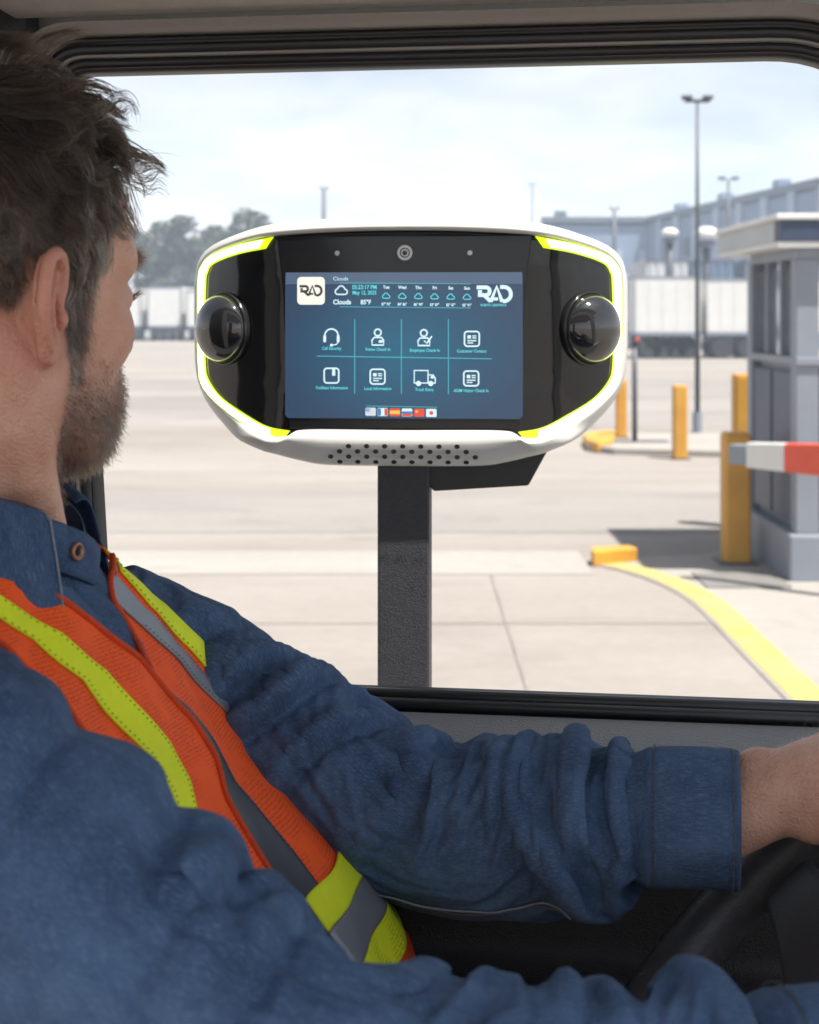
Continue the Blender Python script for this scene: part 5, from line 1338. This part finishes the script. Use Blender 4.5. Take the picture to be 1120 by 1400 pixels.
edge_line('binding', r_in, ZL, 1.838, .0138, .0022, M_BIND, rp)
edge_line('binding', r_out, ZL, 1.838, .0138, .0022, M_BIND, rp)
edge_line('binding', l_in, 1.60, 1.842, .0100, .0020, M_BIND, lp)
for f_, d_ in ((r_y1, -.014), (r_y2, .014)):
    edge_line('stitching', f_, 1.66, 1.852, .0160, .0005, M_BINDY, rp, True, 200, d_)
for f_, d_ in ((g_r, -.012), (g2l, .008), (g2r, -.008)):
    edge_line('stitching', f_, 1.66, 1.80, .0118, .0005, M_STITCHL, lp, True, 160, d_)
edge_line('stitching', l_y, 1.70, 1.84, .0112, .0005, M_BINDY, lp, True, 120, .012)
# ------------------------------------------------------------------ hair (curves), beard, brows, lashes, arm hair
def hair_mat(name, dark, grey, rough=.26):
    m = bpy.data.materials.new(name); m.use_nodes = True
    N = m.node_tree.nodes; L = m.node_tree.links
    N.remove(N['Principled BSDF']); out = N['Material Output']
    h = N.new('ShaderNodeBsdfHairPrincipled'); h.parametrization = 'COLOR'
    h.inputs['IOR'].default_value = 1.36; h.inputs['Roughness'].default_value = rough; h.inputs['Radial Roughness'].default_value = .55
    a = N.new('ShaderNodeAttribute'); a.attribute_name = 'tint'
    mx = N.new('ShaderNodeMix'); mx.data_type = 'RGBA'; mx.inputs['A'].default_value = (*dark, 1); mx.inputs['B'].default_value = (*grey, 1)
    L.new(a.outputs['Fac'], mx.inputs['Factor']); L.new(mx.outputs['Result'], h.inputs['Color']); L.new(h.outputs[0], out.inputs['Surface'])
    return m
def curves_obj(name, P, rad, tint, mat, parent):
    n, k = P.shape[:2]
    cu = bpy.data.hair_curves.new(name); cu.add_curves([k] * n)
    cu.position_data.foreach_set('vector', (P - PO).astype(np.float32).ravel())
    ra = cu.attributes.get('radius') or cu.attributes.new('radius', 'FLOAT', 'POINT')
    ra.data.foreach_set('value', np.asarray(rad, np.float32).ravel())
    ta = cu.attributes.new('tint', 'FLOAT', 'CURVE'); ta.data.foreach_set('value', np.asarray(tint, np.float32))
    cu.materials.append(mat)
    o = bpy.data.objects.new(name, cu); COL.objects.link(o); o.parent = parent
    return o
hr = np.random.default_rng(21)
X, Y, Z = Hv.T; A = np.abs(Y)
fx = np.interp(Z, [-.03, 0, .03, .055, .075, .095, .11, .14], [.030, .034, .044, .050, .062, .078, .088, .095])
skullA = .0765 * np.sqrt(np.clip(1 - ((X + .012) / .1) ** 2 - ((Z - .049) / .094) ** 2, 0, 1))
eartip = (A > skullA + .0050) & (X > -.042) & (X < .012) & (Z < .040) & (Z > -.042)
earbox = (A > .070) & (X > -.040) & (X < .010) & (Z < .040) & (Z > -.040)
scalp = (X < fx) & (Z > -.005) & ~eartip & ~((X > -.022) & (X < .008) & (Z < .026))
scalp |= (X < fx) & (X > .008) & (Z > -.032) & (Z <= 0) & (A > .045)
scalp |= (X < np.interp(Z, [-.08, -.05, 0], [-.052, -.044, -.024])) & (Z > -.078) & (Z <= 0) & ~eartip
sidx = np.nonzero(scalp)[0]
NH = 15000
ri = sidx[hr.integers(0, len(sidx), NH)]
def unit(v): return v / np.maximum(np.linalg.norm(v, axis=-1, keepdims=True), 1e-9)
root = Hv[ri] + hr.normal(scale=.0010, size=(NH, 3)) - Hn[ri] * .001
def cranium_n(p): return unit((p - np.array([-.012, 0, .049])) / np.array([.100, .0765, .094]) ** 2)
def lengths(p):
    z, x = p[:, 2], p[:, 0]
    L_ = np.interp(z, [-.08, -.02, .02, .05, .08, .11, .14], [.010, .012, .020, .033, .050, .066, .070])
    return L_ * (1 - .32 * smoothstep(.02, .08, x) * smoothstep(.08, .10, z))
NG = 330
gi = sidx[hr.integers(0, len(sidx), NG)]; groot = Hv[gi]
gphase = hr.uniform(0, 6.28, NG); gamp = hr.uniform(.5, 1.6, NG); gdir = hr.normal(size=(NG, 3)) * .30; glen = hr.uniform(.8, 1.18, NG); gcurl = hr.uniform(.5, 1.5, NG)
def grow(root, phase, amp, jit, lscale, curl, K=11):
    n = len(root); P = np.zeros((n, K, 3)); P[:, 0] = root; p = root.copy()
    Ls = lengths(root) * lscale; z0, x0 = root[:, 2], root[:, 0]
    top = smoothstep(.070, .112, z0)[:, None]; front = (smoothstep(.020, .070, x0) * smoothstep(.075, .10, z0))[:, None]
    sgn = np.sign(root[:, 1:2])
    for k in range(1, K):
        s = k / (K - 1)
        nn = cranium_n(p)
        side = np.array([.38, 0, -.92]) + np.zeros_like(p); side[:, 0] += .35 * smoothstep(.0, .06, z0) - .5 * smoothstep(.0, -.05, z0)
        topd = np.concatenate([np.full((n, 1), .92), sgn * .22, np.full((n, 1), .05)], 1)
        d = side * (1 - top) + topd * top
        d = d - nn * (d * nn).sum(1, keepdims=True); d = unit(d)
        lift = (.22 * (1 - s) - .03) * (1 - top) + (1.05 - 1.35 * s) * top
        d = unit(d + nn * lift + jit)
        q = np.concatenate([.36 + .12 * s + 0 * z0[:, None], sgn * .10, (1.15 - 2.3 * s * curl[:, None])], 1)
        d = unit(d * (1 - .75 * front) + q * .75 * front)
        sidev = unit(np.cross(nn, d))
        w = np.cos(s * 9.0 * (.7 + .3 * curl) + phase)[:, None] * amp[:, None] * (.30 + .45 * s)
        d = unit(d + sidev * w + nn * .22 * np.sin(s * 8 + phase * 1.7)[:, None] * amp[:, None])
        p = p + d * (Ls / (K - 1))[:, None]
        # stay outside the skull
        e = (p - np.array([-.012, 0, .049])) / np.array([.1005, .077, .0945]); l = np.linalg.norm(e, axis=1, keepdims=True)
        inside = (l < 1.01) & (p[:, 2:3] > .0)
        p = np.where(inside, np.array([-.012, 0, .049]) + e / l * 1.012 * np.array([.1005, .077, .0945]), p)
        P[:, k] = p
    return P
G = grow(groot, gphase, gamp, gdir, glen, gcurl)
# nearest guide for each strand (roots), strands bend towards their guide
ci = np.zeros(NH, int)
for b0 in range(0, NH, 2000):
    ci[b0:b0 + 2000] = ((root[b0:b0 + 2000, None] - groot[None]) ** 2).sum(-1).argmin(1)
S_ = grow(root, gphase[ci] + hr.normal(scale=.35, size=NH), gamp[ci], gdir[ci] + hr.normal(scale=.10, size=(NH, 3)), glen[ci] * hr.uniform(.75, 1.12, NH), gcurl[ci])
K = S_.shape[1]; sv = np.linspace(0, 1, K)
cl = (.92 * smoothstep(.15, .95, sv))[None, :, None] * hr.uniform(.55, 1.0, NH)[:, None, None]
S_ = S_ * (1 - cl) + G[ci] * cl + (root - groot[ci])[:, None] * (.12 * cl)
fly = hr.random(NH) < .03
S_[fly] += (hr.normal(scale=.006, size=(fly.sum(), 1, 3))) * sv[None, :, None] ** 2
tint = np.clip(np.interp(root[:, 2], [-.06, .03, .06, .10], [.52, .42, .16, .02]) + hr.normal(scale=.14, size=NH), 0, 1)
rad = np.interp(sv, [0, .6, 1], [.00022, .00019, .00005])[None] * hr.uniform(.8, 1.25, NH)[:, None]
M_HAIR = hair_mat('hair_brown', (.010, .0056, .0037), (.19, .165, .145))
curves_obj('hair', h2w(S_.reshape(-1, 3)).reshape(S_.shape), rad, tint, M_HAIR, person)

# beard
def short_hair(idx, n, L_, lift, flow, name, mat, tint, radius=.00015, K=5, seed=1, curl=.25):
    r = np.random.default_rng(seed); ii = idx[r.integers(0, len(idx), n)]
    p0 = Hv[ii] + r.normal(scale=.0008, size=(n, 3)); nn = Hn[ii]
    f = flow(Hv[ii]); f = unit(f - nn * (f * nn).sum(1, keepdims=True))
    d = unit(f + nn * lift + r.normal(scale=curl, size=(n, 3))); c = r.normal(scale=.35, size=(n, 3))
    ln = (L_(Hv[ii]) if callable(L_) else np.full(n, L_)) * r.uniform(.6, 1.2, n)
    s = np.linspace(0, 1, K)
    P = p0[:, None] + d[:, None] * (ln[:, None] * s)[..., None] + (c * ln[:, None])[:, None] * (s ** 2 * .5)[None, :, None]
    rad = np.interp(s, [0, 1], [radius, radius * .35])[None].repeat(n, 0)
    return curves_obj(name, h2w(P.reshape(-1, 3)).reshape(P.shape), rad, tint(Hv[ii], r), mat, person)
cheek = -.028 - .30 * np.clip(X - .03, 0, .1)
beard = (Z < cheek) & (Z > -.128) & (X > np.interp(Z, [-.13, -.095, -.06, -.03], [.035, .010, .004, .010])) & ~earbox
beard &= ~((Z < -.050) & (Z > -.0715) & (A < .024) & (X > .094))
beard &= ~((Z > -.046) & (A < .02))
beard |= (Z < -.038) & (Z > -.051) & (X > .086) & (A < .034)
dens = np.clip(smoothstep(0, .040, cheek - Z) * .80 + .12 + .5 * smoothstep(.07, .09, X) * (Z < -.038), 0, 1)
bidx = np.nonzero(beard & (hr.random(len(Z)) < dens))[0]
M_BEARD = hair_mat('beard_brown', (.020, .012, .008), (.26, .22, .19), .4)
bl = lambda p: .0042 + .0038 * smoothstep(.03, .085, p[:, 0]) * smoothstep(-.05, -.095, p[:, 2]) + .001 * smoothstep(-.05, -.09, p[:, 2])
short_hair(bidx, 11000, bl, .75, lambda p: np.array([.30, 0, -.9]) + 0 * p, 'beard', M_BEARD, lambda p, r: np.clip(.03 + .40 * smoothstep(.06, .09, p[:, 0]) * r.random(len(p)) ** 2 + r.normal(scale=.08, size=len(p)), 0, 1), seed=4)
sb = (X > .010) & (X < .036 - .15 * np.clip(-Z, 0, .05)) & (Z > -.045) & (Z < .030) & (A > .042) & ~eartip
short_hair(np.nonzero(sb)[0], 2600, .0085, .22, lambda p: np.array([.15, 0, -1.0]) + 0 * p, 'sideburn', M_HAIR, lambda p, r: np.clip(.30 + r.normal(scale=.2, size=len(p)), 0, 1), radius=.00017, seed=14, curl=.14)
brow = (Z > .024) & (Z < .038) & (A > .010) & (A < .054) & (X > .064) & (np.abs(Z - (.031 + .05 * (A - .02) * (A < .036) + (.0008 - .35 * (A - .036)) * (A >= .036))) < .0055)
short_hair(np.nonzero(brow)[0], 900, .0095, .40, lambda p: np.stack([-.3 + 0 * p[:, 0], np.sign(p[:, 1]) * .9, .25 + 0 * p[:, 0]], 1), 'eyebrow', M_BEARD, lambda p, r: r.uniform(0, .25, len(p)), seed=5)
lash = (np.abs(Z - .0045) < .0013) & (A > .020) & (A < .045) & (X > .084)
if lash.sum() > 3:
    short_hair(np.nonzero(lash)[0], 180, .0095, 1.2, lambda p: np.stack([.6 + 0 * p[:, 0], np.sign(p[:, 1]) * .35, .35 + 0 * p[:, 0]], 1), 'eyelashes', M_BEARD, lambda p, r: 0 * p[:, 0], seed=6, curl=.1)
# fine hair on the far wrist
wn_ = vnormals(hLv, hLf); fL = fwdL / np.linalg.norm(fwdL)
lx = (hLv - (WR_L + np.array([.03, -.004, .016]))) @ fL
wi = np.nonzero((lx > -.06) & (lx < .05) & (wn_[:, 2] > -.1))[0]
r_ = np.random.default_rng(9); ii = wi[r_.integers(0, len(wi), 520)]
d = unit(fL * .8 + wn_[ii] * .55 + r_.normal(scale=.35, size=(520, 3))); s = np.linspace(0, 1, 6); c = r_.normal(scale=.5, size=(520, 3)); ln = r_.uniform(.005, .013, 520)
Pw = hLv[ii][:, None] + d[:, None] * (ln[:, None] * s)[..., None] + (c * ln[:, None])[:, None] * (s ** 2 * .5)[None, :, None]
curves_obj('arm_hair', Pw, np.interp(s, [0, 1], [.00007, .00002])[None].repeat(520, 0), np.full(520, .25), M_BEARD, person)

# eyes
M_EYE = pmat('eye_white', (.75, .72, .68), .15); M_IRIS = pmat('iris_brown', (.06, .03, .015), .1)
for sg in (-1, 1):
    c = h2w(np.array([[.0845, .032 * sg, .0035]]))[0]
    e = pobj('eye', sphere(tuple(c), .0112, 20, 12), M_EYE, smooth=True)
    f = HF
    pobj('iris', sphere(tuple(c + HF * .0075), .0048, 14, 8), M_IRIS, e, smooth=True)
# skin tint: scalp under the hair and beard shadow are darker, ears and cheeks redder (pigment, stored per vertex)
hm = np.zeros(len(BV), np.float32); rd = np.zeros(len(BV), np.float32)
hm[:len(Hv)] = np.maximum(scalp * .92, beard * dens * .55)
tmp = hm[:len(Hv)].copy()
e_ = np.concatenate([Hf[:, [0, 1]], Hf[:, [1, 2]], Hf[:, [2, 3]], Hf[:, [3, 0]]])
for _ in range(4):
    acc = np.zeros(len(Hv)); n_ = np.zeros(len(Hv)); np.add.at(acc, e_[:, 0], tmp[e_[:, 1]]); np.add.at(acc, e_[:, 1], tmp[e_[:, 0]]); np.add.at(n_, e_[:, 0], 1); np.add.at(n_, e_[:, 1], 1)
    tmp = acc / np.maximum(n_, 1)
hm[:len(Hv)] = tmp
rd0 = np.clip(eartip * .8 + .6 * np.exp(-((X - .07) ** 2 + (A - .04) ** 2 + (Z + .018) ** 2) / .0006), 0, 1)
for _ in range(12):
    acc = np.zeros(len(Hv)); np.add.at(acc, e_[:, 0], rd0[e_[:, 1]]); np.add.at(acc, e_[:, 1], rd0[e_[:, 0]]); rd0 = acc / np.maximum(n_, 1)
rd[:len(Hv)] = rd0
for nm, arr in (('hairmask', hm), ('redness', rd)):
    a = body.data.attributes.new(nm, 'FLOAT', 'POINT'); a.data.foreach_set('value', arr)
N = M_SKIN.node_tree.nodes; L = M_SKIN.node_tree.links; b = N['Principled BSDF']
src = b.inputs['Base Color'].links[0].from_socket
for nm, col, k in (('redness', (.50, .16, .105), .6), ('hairmask', (.045, .030, .022), 1.0)):
    a = N.new('ShaderNodeAttribute'); a.attribute_name = nm
    mu = N.new('ShaderNodeMath'); mu.operation = 'MULTIPLY'; mu.inputs[1].default_value = k; L.new(a.outputs['Fac'], mu.inputs[0])
    mx = N.new('ShaderNodeMix'); mx.data_type = 'RGBA'; mx.inputs['B'].default_value = (*col, 1); L.new(src, mx.inputs['A']); L.new(mu.outputs[0], mx.inputs['Factor']); src = mx.outputs['Result']
L.new(src, b.inputs['Base Color'])

# ------------------------------------------------------------------ light haze over the yard
hz = obj('haze', box(-190, 190, -40, 215, -1.0, 24.0), bpy.data.materials.new('haze'))
hm_ = bpy.data.materials['haze']; hm_.use_nodes = True
for n in list(hm_.node_tree.nodes):
    if n.type != 'OUTPUT_MATERIAL': hm_.node_tree.nodes.remove(n)
pv = hm_.node_tree.nodes.new('ShaderNodeVolumePrincipled'); pv.inputs['Color'].default_value = (.70, .83, 1.0, 1); pv.inputs['Density'].default_value = 0.0017; pv.inputs['Anisotropy'].default_value = .2
hm_.node_tree.links.new(pv.outputs[0], hm_.node_tree.nodes['Material Output'].inputs['Volume'])
hz['kind'] = 'stuff'
